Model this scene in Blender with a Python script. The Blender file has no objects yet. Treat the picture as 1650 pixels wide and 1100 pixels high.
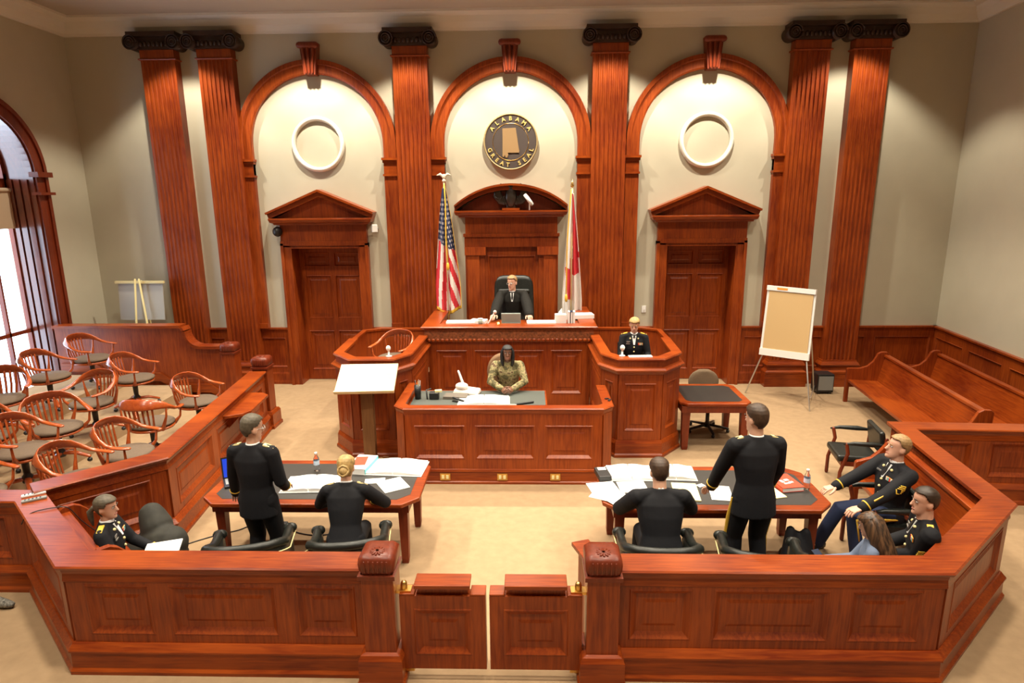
import bpy, bmesh, math, random
from mathutils import Vector, Matrix
random.seed(7)
PI = math.pi
sc = bpy.context.scene
COL = sc.collection
R = math.radians

# ------------------------------------------------------------------ camera
cam_d = bpy.data.cameras.new('camera')
cam = bpy.data.objects.new('camera', cam_d); COL.objects.link(cam)
cam_d.sensor_width = 36.0; cam_d.lens = 1019.5/1650*36.0
cam_d.clip_start = .05; cam_d.clip_end = 200
def set_cam():
    pitch, yaw, roll = .22375, -.02862, -.00897
    fwd = Vector((math.sin(yaw)*math.cos(pitch), math.cos(yaw)*math.cos(pitch), -math.sin(pitch)))
    r0 = Vector((math.cos(yaw), -math.sin(yaw), 0)); d0 = fwd.cross(r0)
    c, s = math.cos(roll), math.sin(roll)
    right = r0*c - d0*s; down = r0*s + d0*c
    m = Matrix((right, -down, -fwd)).transposed().to_4x4()
    m.translation = Vector((.357, -12.81, 3.815)); cam.matrix_world = m
set_cam()
sc.camera = cam

# ------------------------------------------------------------------ world, exposure
sc.view_settings.view_transform = 'Standard'; sc.view_settings.look = 'None'
sc.view_settings.exposure = 0.52; sc.view_settings.gamma = 1.0; sc.view_settings.use_curve_mapping = False
w = bpy.data.worlds.new('sky'); sc.world = w; w.use_nodes = True
bg = w.node_tree.nodes['Background']; bg.inputs[0].default_value = (.72, .86, 1, 1); bg.inputs[1].default_value = 6.0

# ------------------------------------------------------------------ lamps of the room
def lamp(name, kind, loc, energy, color, size=.2, spot=None, blend=.5, aim=None):
    d = bpy.data.lights.new(name, kind); d.energy = energy; d.color = color
    if kind == 'AREA': d.shape = 'DISK'; d.size = size
    else: d.shadow_soft_size = size
    if kind == 'SPOT': d.spot_size = spot; d.spot_blend = blend
    o = bpy.data.objects.new(name, d); COL.objects.link(o); o.location = loc
    if aim is not None:
        o.rotation_euler = (Vector(aim)-Vector(loc)).to_track_quat('-Z', 'Y').to_euler()
    return o
WARM = (1, .89, .71)
for x in (-3.76, 0, 3.76):
    lamp('wall_downlight', 'SPOT', (x, -1.25, 7.12), 600, WARM, .06, R(106), .35, (x, -1.25, 0))
for x in (-6.1, -1.87, 1.87, 6.3):
    lamp('wall_downlight', 'SPOT', (x, -1.15, 7.12), 340, WARM, .06, R(100), .35, (x, -1.15, 0))
for x in (-4.8, -1.6, 1.6, 4.8):
    for y in (-3.6, -6.0, -8.9):
        lamp('ceiling_downlight', 'SPOT', (x, y, 7.1), 560, WARM, .22, R(112), .7, (x, y, 0))
for x in (-5, 0, 5):
    lamp('gallery_downlight', 'SPOT', (x, -11.2, 7.1), 420, WARM, .22, R(112), .7, (x, -10.3, 0))

# ------------------------------------------------------------------ materials
def nt_mat(name):
    m = bpy.data.materials.new(name); m.use_nodes = True
    return m, m.node_tree.nodes, m.node_tree.links, m.node_tree.nodes['Principled BSDF']
def plain(name, col, rough=.5, metal=0, spec=.5, coat=0, emit=0, noise=0, nscale=40, bump=0):
    m, n, l, b = nt_mat(name)
    b.inputs['Base Color'].default_value = (*col, 1); b.inputs['Roughness'].default_value = rough
    b.inputs['Metallic'].default_value = metal; b.inputs['Specular IOR Level'].default_value = spec
    b.inputs['Coat Weight'].default_value = coat
    if emit: b.inputs['Emission Color'].default_value = (*col, 1); b.inputs['Emission Strength'].default_value = emit
    if noise or bump:
        tc = n.new('ShaderNodeTexCoord'); nz = n.new('ShaderNodeTexNoise'); nz.inputs['Scale'].default_value = nscale
        nz.inputs['Detail'].default_value = 4; l.new(tc.outputs['Object'], nz.inputs['Vector'])
        if noise:
            r = n.new('ShaderNodeValToRGB')
            r.color_ramp.elements[0].position = .3; r.color_ramp.elements[1].position = .7
            r.color_ramp.elements[0].color = (*[c*(1-noise) for c in col], 1)
            r.color_ramp.elements[1].color = (*[min(1, c*(1+noise)) for c in col], 1)
            l.new(nz.outputs['Fac'], r.inputs[0]); l.new(r.outputs[0], b.inputs['Base Color'])
        if bump:
            bp = n.new('ShaderNodeBump'); bp.inputs['Strength'].default_value = bump; bp.inputs['Distance'].default_value = .01
            l.new(nz.outputs['Fac'], bp.inputs['Height']); l.new(bp.outputs[0], b.inputs['Normal'])
    return m
def wood(name, c0, c1, stretch, rough=.38, coat=.06, scale=1.0):
    m, n, l, b = nt_mat(name)
    tc = n.new('ShaderNodeTexCoord'); mp = n.new('ShaderNodeMapping'); mp.inputs['Scale'].default_value = stretch
    l.new(tc.outputs['Object'], mp.inputs[0])
    a = n.new('ShaderNodeTexNoise'); a.inputs['Scale'].default_value = 9*scale; a.inputs['Detail'].default_value = 6; a.inputs['Distortion'].default_value = .6
    l.new(mp.outputs[0], a.inputs['Vector'])
    c = n.new('ShaderNodeTexNoise'); c.inputs['Scale'].default_value = 1.3; c.inputs['Detail'].default_value = 3
    l.new(tc.outputs['Object'], c.inputs['Vector'])
    mx = n.new('ShaderNodeMath'); mx.operation = 'ADD'
    l.new(a.outputs['Fac'], mx.inputs[0]); l.new(c.outputs['Fac'], mx.inputs[1])
    r = n.new('ShaderNodeValToRGB'); r.color_ramp.elements[0].position = .38; r.color_ramp.elements[1].position = .62
    hf = n.new('ShaderNodeMath'); hf.operation = 'MULTIPLY'; hf.inputs[1].default_value = .5
    l.new(mx.outputs[0], hf.inputs[0]); l.new(hf.outputs[0], r.inputs[0])
    r.color_ramp.elements[0].color = (*c0, 1); r.color_ramp.elements[1].color = (*c1, 1)
    l.new(r.outputs[0], b.inputs['Base Color'])
    b.inputs['Roughness'].default_value = rough; b.inputs['Coat Weight'].default_value = coat; b.inputs['Coat Roughness'].default_value = .2; b.inputs['Specular IOR Level'].default_value = .35
    return m
CH0, CH1 = (.150, .0185, .0032), (.315, .058, .0068)
M = {}
M['wood'] = wood('cherry wood', CH0, CH1, (5, 5, .35))
M['wood_x'] = wood('cherry wood long grain', CH0, CH1, (.35, 5, 5), rough=.3)
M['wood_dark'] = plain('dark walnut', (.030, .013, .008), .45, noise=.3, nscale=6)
M['wood_mahog'] = wood('mahogany', (.12, .018, .006), (.20, .032, .009), (4, 4, .5))
M['wood_chair'] = wood('chair oak', (.30, .050, .011), (.46, .095, .02), (3, 3, 3), rough=.26, coat=.5)
M['wood_pale'] = wood('pale maple', (.62, .47, .25), (.74, .60, .36), (.6, 5, 5), rough=.3, coat=.3)
M['wood_brown'] = wood('brown oak', (.14, .060, .022), (.21, .095, .036), (5, 5, .4))
M['wall'] = plain('taupe wall paint', (.485, .45, .345), .75, noise=.025, nscale=2.5)
M['trimw'] = plain('cream trim paint', (.70, .67, .60), .55)
M['ringw'] = plain('white plaster', (.80, .78, .68), .6)
M['ceil'] = plain('ceiling paint', (.45, .40, .34), .8)
M['carpet'] = plain('beige carpet', (.340, .232, .135), .95, noise=.07, nscale=9, bump=.3, spec=.1)
M['leather'] = plain('black leather', (.012, .014, .012), .40, spec=.42, noise=.3, nscale=30, bump=.08)
M['laminate'] = plain('black table inlay', (.022, .019, .017), .42)
M['blotter'] = plain('grey green blotter', (.075, .085, .075), .5)
M['brass'] = plain('brass', (.72, .46, .14), .3, metal=1)
M['goldcloth'] = plain('gold braid', (.75, .46, .05), .5)
M['goldpale'] = plain('pale gold', (.82, .70, .34), .45)
M['white'] = plain('white plastic', (.80, .80, .78), .4)
M['paper'] = plain('white paper', (.83, .83, .81), .6)
M['yellow'] = plain('legal pad yellow', (.80, .74, .40), .6)
M['black'] = plain('black plastic', (.012, .012, .013), .4)
M['blackm'] = plain('black metal', (.015, .015, .015), .45)
M['grey'] = plain('grey plastic', (.25, .26, .25), .45)
M['silver'] = plain('silver metal', (.60, .60, .58), .35, metal=.8)
M['cushion'] = plain('brown cushion', (.125, .085, .055), .8, noise=.12, nscale=60)
M['officefab'] = plain('brown office fabric', (.13, .085, .048), .9, noise=.1, nscale=60)
M['navy'] = plain('navy dress cloth', (.0085, .0088, .0115), .8, spec=.25, nscale=7, bump=.5)
M['navyblue'] = plain('blue trouser cloth', (.016, .024, .060), .8, spec=.25)
M['robe'] = plain('black robe cloth', (.010, .009, .0075), .8, spec=.25, nscale=8, bump=.6)
M['shoe'] = plain('black shoe leather', (.01, .01, .01), .22)
M['shirt'] = plain('white shirt', (.82, .83, .84), .6)
M['red'] = plain('red cover', (.62, .06, .025), .4)
M['orange'] = plain('orange label', (.85, .32, .05), .5)
M['cyan'] = plain('cyan edge', (.12, .62, .66), .4)
M['denim'] = plain('blue grey cloth', (.13, .17, .26), .8)
M['screen'] = plain('lit blue screen', (.01, .04, .45), .3, emit=.55)
M['screenw'] = plain('lit pale window on screen', (.40, .70, 1), .3, emit=.75)
M['stripeR'] = plain('flag red', (.62, .03, .045), .65)
M['stripeW'] = plain('flag white', (.80, .76, .72), .65)
M['canton'] = plain('flag navy', (.025, .035, .10), .65)
M['corkpaper'] = plain('tan flip chart paper', (.58, .40, .19), .7)
M['blind'] = plain('beige roller blind', (.55, .42, .28), .8)
M['lip'] = plain('lips', (.50, .20, .16), .5)
M['eyew'] = plain('eye white', (.42, .38, .35), .4)
M['eyed'] = plain('dark iris', (.02, .015, .012), .2)
M['hair_brown'] = plain('brown hair', (.046, .023, .011), .55, noise=.35, nscale=40)
M['hair_dark'] = plain('dark brown hair', (.028, .015, .008), .5, noise=.35, nscale=40)
M['hair_grey'] = plain('ash brown hair', (.085, .068, .045), .6, noise=.3, nscale=40)
M['hair_blond'] = plain('blond hair', (.38, .25, .09), .6, noise=.35, nscale=30)
M['hair_sandy'] = plain('sandy hair', (.30, .18, .075), .6, noise=.3, nscale=40)
M['hair_black'] = plain('black hair', (.008, .007, .007), .6, noise=.3, nscale=40)
M['skin'] = plain('fair skin', (.60, .34, .23), .5)
M['skin_pink'] = plain('pink skin', (.66, .36, .25), .5)
M['skin_dark'] = plain('deep brown skin', (.17, .075, .042), .42)
def leafy_long_hair():
    m, n, l, b = nt_mat('streaked long hair')
    tc = n.new('ShaderNodeTexCoord'); mp = n.new('ShaderNodeMapping'); mp.inputs['Scale'].default_value = (30, 30, 1.2)
    nz = n.new('ShaderNodeTexNoise'); nz.inputs['Scale'].default_value = 1.5; nz.inputs['Detail'].default_value = 3
    r = n.new('ShaderNodeValToRGB'); r.color_ramp.elements[0].position = .4; r.color_ramp.elements[1].position = .68
    r.color_ramp.elements[0].color = (.028, .016, .010, 1); r.color_ramp.elements[1].color = (.15, .075, .035, 1)
    l.new(tc.outputs['Object'], mp.inputs[0]); l.new(mp.outputs[0], nz.inputs['Vector']); l.new(nz.outputs['Fac'], r.inputs[0])
    l.new(r.outputs[0], b.inputs['Base Color']); b.inputs['Roughness'].default_value = .42
    return m
M['hair_long'] = leafy_long_hair()
def camo():
    m, n, l, b = nt_mat('camouflage cloth')
    tc = n.new('ShaderNodeTexCoord'); nz = n.new('ShaderNodeTexNoise'); nz.inputs['Scale'].default_value = 11; nz.inputs['Detail'].default_value = 3
    r = n.new('ShaderNodeValToRGB'); r.color_ramp.interpolation = 'CONSTANT'
    e = r.color_ramp.elements; e[0].position = 0; e[0].color = (.09, .075, .03, 1); e[1].position = .43; e[1].color = (.30, .235, .105, 1)
    for p, c in ((.49, (.15, .15, .06)), (.54, (.36, .29, .15)), (.60, (.12, .07, .035))):
        x = e.new(p); x.color = (*c, 1)
    l.new(tc.outputs['Object'], nz.inputs['Vector']); l.new(nz.outputs['Fac'], r.inputs[0]); l.new(r.outputs[0], b.inputs['Base Color'])
    b.inputs['Roughness'].default_value = .85
    return m
M['camo'] = camo()
def glassm(name, col, rough=.02, alpha=.25):
    m, n, l, b = nt_mat(name)
    b.inputs['Base Color'].default_value = (*col, 1); b.inputs['Roughness'].default_value = rough
    b.inputs['Transmission Weight'].default_value = 1; b.inputs['IOR'].default_value = 1.3
    return m
M['bottle'] = glassm('clear plastic', (.92, .96, 1), .05)
def pane():
    m = bpy.data.materials.new('window glass'); m.use_nodes = True
    n = m.node_tree.nodes; l = m.node_tree.links; n.clear()
    o = n.new('ShaderNodeOutputMaterial'); t = n.new('ShaderNodeBsdfTransparent'); t.inputs[0].default_value = (.95, .97, 1, 1)
    g = n.new('ShaderNodeBsdfGlossy'); g.inputs['Roughness'].default_value = .02
    mx = n.new('ShaderNodeMixShader'); mx.inputs[0].default_value = .06
    l.new(t.outputs[0], mx.inputs[1]); l.new(g.outputs[0], mx.inputs[2]); l.new(mx.outputs[0], o.inputs[0])
    return m
M['pane'] = pane()

# ------------------------------------------------------------------ mesh helpers
class MB:
    def __init__(s): s.v = []; s.f = []; s.m = []; s.s = []; s.cur = 0; s.sm = False; s.X = None
    def add(s, vs, fs):
        o = len(s.v)
        if s.X is not None: vs = [s.X @ Vector(v) for v in vs]
        s.v += [tuple(v) for v in vs]
        for f in fs: s.f.append([i+o for i in f]); s.m.append(s.cur); s.s.append(s.sm)
    def quadstrip(s, rings, closed=True, cap=True):
        n = len(rings[0]); vs = [p for r in rings for p in r]; fs = []
        for i in range(len(rings)-1):
            for j in range(n if closed else n-1):
                k = (j+1) % n
                fs.append([i*n+j, i*n+k, (i+1)*n+k, (i+1)*n+j])
        if cap: fs.append(list(range(n))[::-1]); fs.append([(len(rings)-1)*n+j for j in range(n)])
        s.add(vs, fs)
    def box(s, x0, x1, y0, y1, z0, z1):
        s.quadstrip([[(x0, y0, z), (x1, y0, z), (x1, y1, z), (x0, y1, z)] for z in (z0, z1)])
    def obox(s, c, u, v, w):            # centre and three half-axis vectors
        c, u, v, w = map(Vector, (c, u, v, w))
        s.quadstrip([[c-u-v+w*t, c+u-v+w*t, c+u+v+w*t, c-u+v+w*t] for t in (-1, 1)])
    def cbox(s, c, sx, sy, sz, rz=0, rx=0, ry=0):
        m = Matrix.Rotation(rz, 3, 'Z') @ Matrix.Rotation(ry, 3, 'Y') @ Matrix.Rotation(rx, 3, 'X')
        s.obox(c, m @ Vector((sx/2, 0, 0)), m @ Vector((0, sy/2, 0)), m @ Vector((0, 0, sz/2)))
    def prism(s, poly, axis, a, b):     # polygon extruded along an axis
        def P(p, t): return {'x': (t, p[0], p[1]), 'y': (p[0], t, p[1]), 'z': (p[0], p[1], t)}[axis]
        s.quadstrip([[P(p, a) for p in poly], [P(p, b) for p in poly]])
    def tube(s, pts, rad, n=10, flat=1.0, up=None, round_=True, smooth=True):
        pts = [Vector(p) for p in pts]
        if not hasattr(rad, '__len__'): rad = [rad]*len(pts)
        rad = [(r if hasattr(r, '__len__') else (r, r*flat)) for r in rad]
        tang = []
        for i in range(len(pts)):
            a = pts[max(0, i-1)]; b = pts[min(len(pts)-1, i+1)]; t = (b-a)
            tang.append(t.normalized() if t.length > 1e-9 else Vector((0, 0, 1)))
        if round_:
            h0 = sum(rad[0])/2; h1 = sum(rad[-1])/2; t0, t1 = tang[0], tang[-1]
            P = [pts[0]-t0*h0*.95, pts[0]-t0*h0*.65] + pts + [pts[-1]+t1*h1*.65, pts[-1]+t1*h1*.95]
            sc_ = lambda r, k: (r[0]*k, r[1]*k)
            RR = [sc_(rad[0], .3), sc_(rad[0], .76)] + rad + [sc_(rad[-1], .76), sc_(rad[-1], .3)]
            tang = [t0, t0]+tang+[t1, t1]; pts = P; rad = RR
        u = Vector(up) if up is not None else Vector((1, 0, 0)) if abs(tang[0].x) < .8 else Vector((0, 1, 0))
        rings = []
        for p, t, r in zip(pts, tang, rad):
            u = u-t*u.dot(t)
            if u.length < 1e-6: u = t.orthogonal()
            u.normalize(); w_ = t.cross(u)
            rings.append([p+u*math.cos(2*PI*k/n)*r[0]+w_*math.sin(2*PI*k/n)*r[1] for k in range(n)])
        o = s.sm; s.sm = smooth; s.quadstrip(rings); s.sm = o
    def lathe(s, prof, c=(0, 0, 0), n=20, smooth=True):
        o = s.sm; s.sm = smooth
        s.quadstrip([[(c[0]+max(r, 1e-4)*math.cos(2*PI*k/n), c[1]+max(r, 1e-4)*math.sin(2*PI*k/n), c[2]+z) for k in range(n)] for r, z in prof]); s.sm = o
    def ell(s, c, rx, ry, rz, n=12, mat=None):
        c = Vector(c); rings = []
        for i in range(1, n):
            a = -PI/2+PI*i/n
            rings.append([Vector((rx*math.cos(a)*math.cos(2*PI*k/n), ry*math.cos(a)*math.sin(2*PI*k/n), rz*math.sin(a))) for k in range(n)])
        if mat is not None: rings = [[mat @ p for p in r] for r in rings]
        o = s.sm; s.sm = True; s.quadstrip([[c+p for p in r] for r in rings]); s.sm = o
    def sweep(s, path, prof, closed=False, cap=True):
        path = [Vector((p[0], p[1])) for p in path]; n = len(path); rings = []
        zs = 0
        for i in range(n):
            if closed: a, b, c = path[i-1], path[i], path[(i+1) % n]
            else: a, b, c = path[max(i-1, 0)], path[i], path[min(i+1, n-1)]
            t0 = (b-a) if (b-a).length > 1e-9 else (c-b); t1 = (c-b) if (c-b).length > 1e-9 else (b-a)
            t0.normalize(); t1.normalize()
            n0 = Vector((t0.y, -t0.x)); n1 = Vector((t1.y, -t1.x)); m = (n0+n1)
            m.normalize(); k = 1/max(.25, m.dot(n0))
            rings.append([(b.x+m.x*d*k, b.y+m.y*d*k, z) for d, z in prof])
        if closed: rings.append(rings[0])
        s.quadstrip(rings, cap=cap and not closed)
    def panels(s, p0, p1, z0, z1, opens, d=.028, bev=.035, off=0.0, field=True):
        # face of stiles and rails standing d proud (to the right of p0->p1), with sunk, bevelled panels
        p0 = Vector((*p0, 0)); p1 = Vector((*p1, 0)); L = (p1-p0).length; t = (p1-p0)/L; nn = Vector((t.y, -t.x, 0))
        def P(a, z, e): return p0+t*a+nn*(off+e)+Vector((0, 0, z))
        def quad(a0, a1, b0, b1, e=d):
            if a1-a0 > 1e-5 and b1-b0 > 1e-5: s.add([P(a0, b0, e), P(a1, b0, e), P(a1, b1, e), P(a0, b1, e)], [[0, 1, 2, 3]])
        opens = sorted(opens); last = 0
        for (a0, a1, b0, b1) in opens:
            quad(last, a0, z0, z1); quad(a0, a1, z0, b0); quad(a0, a1, b1, z1); last = a1
            o4 = [(a0, b0), (a1, b0), (a1, b1), (a0, b1)]
            seq = [(0, d), (.008, d+.006), (.014, d+.006), (bev, .004)]
            if field: seq += [(bev+.05, .004), (bev+.075, .014)]
            rings = []
            for ins, e in seq:
                ins = min(ins, (a1-a0)*.45, (b1-b0)*.45)
                rings.append([P(a0+ins, b0+ins, e), P(a1-ins, b0+ins, e), P(a1-ins, b1-ins, e), P(a0+ins, b1-ins, e)])
            vs = [p for r in rings for p in r]; fs = []
            for i in range(len(rings)-1):
                for j in range(4): fs.append([i*4+j, i*4+(j+1) % 4, (i+1)*4+(j+1) % 4, (i+1)*4+j])
            fs.append([(len(rings)-1)*4+j for j in range(4)]); s.add(vs, fs)
        quad(last, L, z0, z1)
        # edges of the proud layer
        for a in (0, L): s.add([P(a, z0, 0), P(a, z0, d), P(a, z1, d), P(a, z1, 0)], [[0, 1, 2, 3]])
        for z in (z0, z1): s.add([P(0, z, 0), P(L, z, 0), P(L, z, d), P(0, z, d)], [[0, 1, 2, 3]])
    def mesh(s, name, mats, shift=None):
        me = bpy.data.meshes.new(name)
        vs = s.v if shift is None else [(v[0]-shift[0], v[1]-shift[1], v[2]-shift[2]) for v in s.v]
        me.from_pydata(vs, [], s.f)
        for m in (mats if isinstance(mats, (list, tuple)) else [mats]): me.materials.append(M[m] if isinstance(m, str) else m)
        me.polygons.foreach_set('material_index', s.m); me.polygons.foreach_set('use_smooth', s.s)
        bm = bmesh.new(); bm.from_mesh(me); bmesh.ops.recalc_face_normals(bm, faces=bm.faces); bm.to_mesh(me); bm.free()
        me.update(); return me
    def obj(s, name, mats, parent=None, shift=None, bevel=0):
        o = bpy.data.objects.new(name, s.mesh(name, mats, shift)); COL.objects.link(o)
        if parent is not None: o.parent = parent
        if bevel:
            b = o.modifiers.new('bevel', 'BEVEL'); b.width = bevel; b.segments = 2; b.limit_method = 'ANGLE'; b.angle_limit = R(35)
        return o
def tag(o, label=None, cat=None, group=None, kind=None):
    for k, v in (('label', label), ('category', cat), ('group', group), ('kind', kind)):
        if v: o[k] = v
    return o
def empty(name, label, cat, loc=(0, 0, 0), rz=0, group=None):
    o = bpy.data.objects.new(name, None); COL.objects.link(o); o.location = loc; o.rotation_euler = (0, 0, rz)
    o.empty_display_size = .1
    return tag(o, label, cat, group)
class T:                                  # a thing whose parts are modelled in world coordinates
    def __init__(s, name, label, cat, loc, group=None): s.o = empty(name, label, cat, loc, 0, group); s.l = loc
    def part(s, name, mb, mats, parent=None, bevel=0, label=None):
        o = mb.obj(name, mats, parent or s.o, s.l, bevel)
        if label: o['label'] = label
        return o
def copy_tree(o, parent=None):
    c = o.copy(); COL.objects.link(c)
    if parent is not None: c.parent = parent; c.matrix_parent_inverse = o.matrix_parent_inverse
    for ch in list(o.children): copy_tree(ch, c)
    return c
def struct(name, mb, mats, bevel=0, parent=None):
    o = mb.obj(name, mats, parent, None, bevel)
    if parent is None: o['kind'] = 'structure'
    return o
def single(name, label, cat, mb, mats, loc=(0, 0, 0), rz=0, group=None, bevel=0, smooth=False):
    o = mb.obj(name, mats, None, None, bevel); o.location = loc; o.rotation_euler = (0, 0, rz)
    return tag(o, label, cat, group)
def baked(mb, name, voxel, mats, parent=None, smooth=4, post=None):
    # fuse overlapping closed volumes into one continuous surface
    tmp = bpy.data.objects.new('tmp', mb.mesh('tmp', mats)); COL.objects.link(tmp)
    r = tmp.modifiers.new('r', 'REMESH'); r.mode = 'VOXEL'; r.voxel_size = voxel; r.use_smooth_shade = True
    if smooth:
        s_ = tmp.modifiers.new('s', 'SMOOTH'); s_.factor = .5; s_.iterations = smooth
    dg = bpy.context.evaluated_depsgraph_get(); ev = tmp.evaluated_get(dg)
    me = bpy.data.meshes.new_from_object(ev, depsgraph=dg); bpy.data.objects.remove(tmp)
    me.name = name
    me.materials.clear()
    for m in mats: me.materials.append(M[m])
    if post is not None:
        bm = bmesh.new(); bm.from_mesh(me); t2 = post.mesh('t2', mats); bm.from_mesh(t2); bm.to_mesh(me); bm.free(); bpy.data.meshes.remove(t2)
    o = bpy.data.objects.new(name, me); COL.objects.link(o)
    if parent is not None: o.parent = parent
    return o
# ------------------------------------------------------------------ the room shell
HC = 7.16
RW = lambda y: 8.6+.115*y if y > -6 else 8.6-.69     # right wall drifts inward away from the back wall
mb = MB(); mb.box(-9.2, 9.2, -15, .8, -.2, 0); struct('floor', mb, 'carpet')
mb = MB(); mb.box(-9.2, 9.2, -15, .8, HC, HC+.2); struct('ceiling', mb, 'ceil')
DW, DH, B, ZS, AST = .70, 2.88, 3.76, 4.541, .303
mb = MB()
for x0, x1, z0, z1 in ((-9.2, -B-DW, 0, HC), (-B+DW, B-DW, 0, HC), (B+DW, 9.2, 0, HC), (-B-DW, -B+DW, DH, HC), (B-DW, B+DW, DH, HC)):
    mb.box(x0, x1, .002, .5, z0, z1)
struct('wall_back', mb, 'wall')
mb = MB(); mb.box(-9.2, 9.2, -15.2, -14.9, 0, HC); struct('wall_front', mb, 'wall')
mb = MB(); pr_ = [(8.6, .1), (8.6, 0), (8.6-.69, -6), (8.6-.69, -15), (9.2, -15), (9.2, .1)]; mb.prism(pr_, 'z', 0, HC); struct('wall_right', mb, 'wall')
# left wall with an arched window opening
WX, WY, WRO, WRI, WZS = -8.5, -2.45, 1.30, 1.02, 4.30
mb = MB()
def arch_poly(c, r, zs, z0, n=20):
    return [(c-r, z0)]+[(c-r*math.cos(PI*k/n), zs+r*math.sin(PI*k/n)) for k in range(n+1)]+[(c+r, z0)]
ap = arch_poly(WY, WRI, WZS, .25)
mb.box(WX-.6, WX, -15, WY-WRI, 0, HC); mb.box(WX-.6, WX, WY+WRI, .5, 0, HC); mb.box(WX-.6, WX, WY-WRI, WY+WRI, 0, .25)
pts = ap[1:-1]
for i in range(len(pts)-1):
    (a, z0), (b, z1) = pts[i], pts[i+1]
    mb.quadstrip([[(x, a, z0), (x, b, z1), (x, b, HC), (x, a, HC)] for x in (WX-.6, WX)])
struct('wall_left', mb, 'wall')
# crown moulding and wainscot, mitred round the corners
inner = [(WX, -14.9), (WX, 0), (8.6, 0), (8.6-.69, -6), (8.6-.69, -14.9)]
mb = MB(); mb.sweep(inner, [(0, 6.86), (.05, 6.86), (.06, 6.90), (.16, 6.98), (.20, 7.08), (.34, 7.12), (.34, HC), (0, HC)])
struct('trim_1', mb, 'trimw'); bpy.data.objects['trim_1']['label'] = 'cream crown moulding under the ceiling'
def wains(name, runs):
    mb = MB()
    for p0, p1 in runs:
        L = (Vector(p1)-Vector(p0)).length; n = max(1, round(L/1.3)); wv = L/n
        ops = [(i*wv+.10, (i+1)*wv-.10, .36, 1.0) for i in range(n)]
        mb.panels(p0, p1, .02, 1.14, ops, d=.03, field=False)
        mb.sweep([p0, p1], [(0, 0), (.06, 0), (.06, .05), (.05, .08), (.045, .22), (.03, .26), (0, .26)])
        mb.sweep([p0, p1], [(0, 1.12), (.035, 1.12), (.04, 1.17), (.075, 1.185), (.075, 1.217), (0, 1.217)])
    return struct(name, mb, 'wood')
wains('trim_2', [((WX, 0), (-B-.88, 0)), ((-B+.88, 0), (-.96, 0)), ((.96, 0), (B-.88, 0)), ((B+.88, 0), (8.6, 0)), ((8.6, 0), (8.6-.69, -6)), ((8.6-.69, -6), (8.6-.69, -14.9)), ((WX, WY+WRO, ), (WX, 0))])
bpy.data.objects['trim_2']['label'] = 'cherry wainscot with cap rail round the room'

# ------------------------------------------------------------------ window (left wall)
wn = empty('window_1', 'tall arched window of dark wood at the far left', 'window', (WX, WY, 0)); del wn['category']; wn['kind'] = 'structure'
def wpart(name, mb, mats): return mb.obj(name, mats, wn, (WX, WY, 0))
mb = MB(); n = 28
def arch_ring(mb, c, ro, ri, zs, z0, d0, d1, axis, n=28):   # flat arch band with legs, extruded d0..d1 along the axis
    o = arch_poly(c, ro, zs, z0, n); i_ = arch_poly(c, ri, zs, z0, n)
    for k in range(len(o)-1):
        q = [o[k], o[k+1], i_[k+1], i_[k]]
        P = (lambda p, t: (t, p[0], p[1])) if axis == 'x' else (lambda p, t: (p[0], t, p[1]))
        mb.quadstrip([[P(p, d0) for p in q], [P(p, d1) for p in q]])
arch_ring(mb, WY, WRO, WRI, WZS, 0, WX+.005, WX+.10, 'x'); arch_ring(mb, WY, WRO-.03, WRO-.10, WZS, 0, WX+.10, WX+.13, 'x')
wpart('window_casing', mb, 'wood_mahog')
mb = MB(); arch_ring(mb, WY, WRI, WRI-.03, WZS, .25, WX-.55, WX+.06, 'x'); mb.box(WX-.55, WX+.02, WY-WRI, WY+WRI, .25, .30)
for s in (-1, 1):
    for k in range(3): mb.box(WX-.42+.14*k, WX-.32+.14*k, WY+s*(WRI-.045)-.015, WY+s*(WRI-.045)+.015, .4, WZS-.1)
wpart('window_reveal', mb, wood('glossy reveal wood', (.10, .020, .010), (.16, .034, .014), (4, 4, .5), rough=.15, coat=1.0))
mb = MB()
for s in (-1, 1):
    for z0, z1 in ((4.24, 4.33), (3.93, 3.98)): mb.box(WX, WX+.17, WY+s*1.16-.18, WY+s*1.16+.18, z0, z1)
wpart('impost_moulding', mb, 'wood_mahog')
mb = MB(); mb.prism([(WY-.12, WZS+WRI-.05), (WY-.19, WZS+WRO+.28), (WY+.19, WZS+WRO+.28), (WY+.12, WZS+WRI-.05)], 'x', WX+.01, WX+.2)
mb.tube([(WX+.22, WY-.2, WZS+WRO+.2), (WX+.22, WY+.2, WZS+WRO+.2)], .09, 12); wpart('scroll_keystone', mb, 'wood_mahog')
mb = MB()
for y0, y1, z0, z1 in ((-WRI, WRI, 4.05, 4.22), (-WRI, -WRI+.09, .25, WZS), (WRI-.09, WRI, .25, WZS), (-.06, .06, .25, 4.2), (.44, .48, .25, 4.1), (-.48, -.44, .25, 4.1), (-WRI, WRI, .25, .36), (-WRI, WRI, 1.45, 1.52)):
    mb.box(WX-.50, WX-.42, WY+y0, WY+y1, z0, z1)
arch_ring(mb, WY, WRI, WRI-.1, WZS, 4.2, WX-.5, WX-.42, 'x')
for a in (45, 90, 135):
    mb.tube([(WX-.46, WY, 4.25), (WX-.46, WY+WRI*math.cos(R(a)), WZS+WRI*math.sin(R(a)))], .025, 6)
wpart('sash_bars', mb, 'wood_mahog')
mb = MB(); mb.box(WX-.475, WX-.465, WY-WRI, WY+WRI, .3, WZS); mb.prism(arch_poly(WY, WRI, WZS, WZS), 'x', WX-.475, WX-.465); wpart('glass_pane', mb, 'pane')
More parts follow.
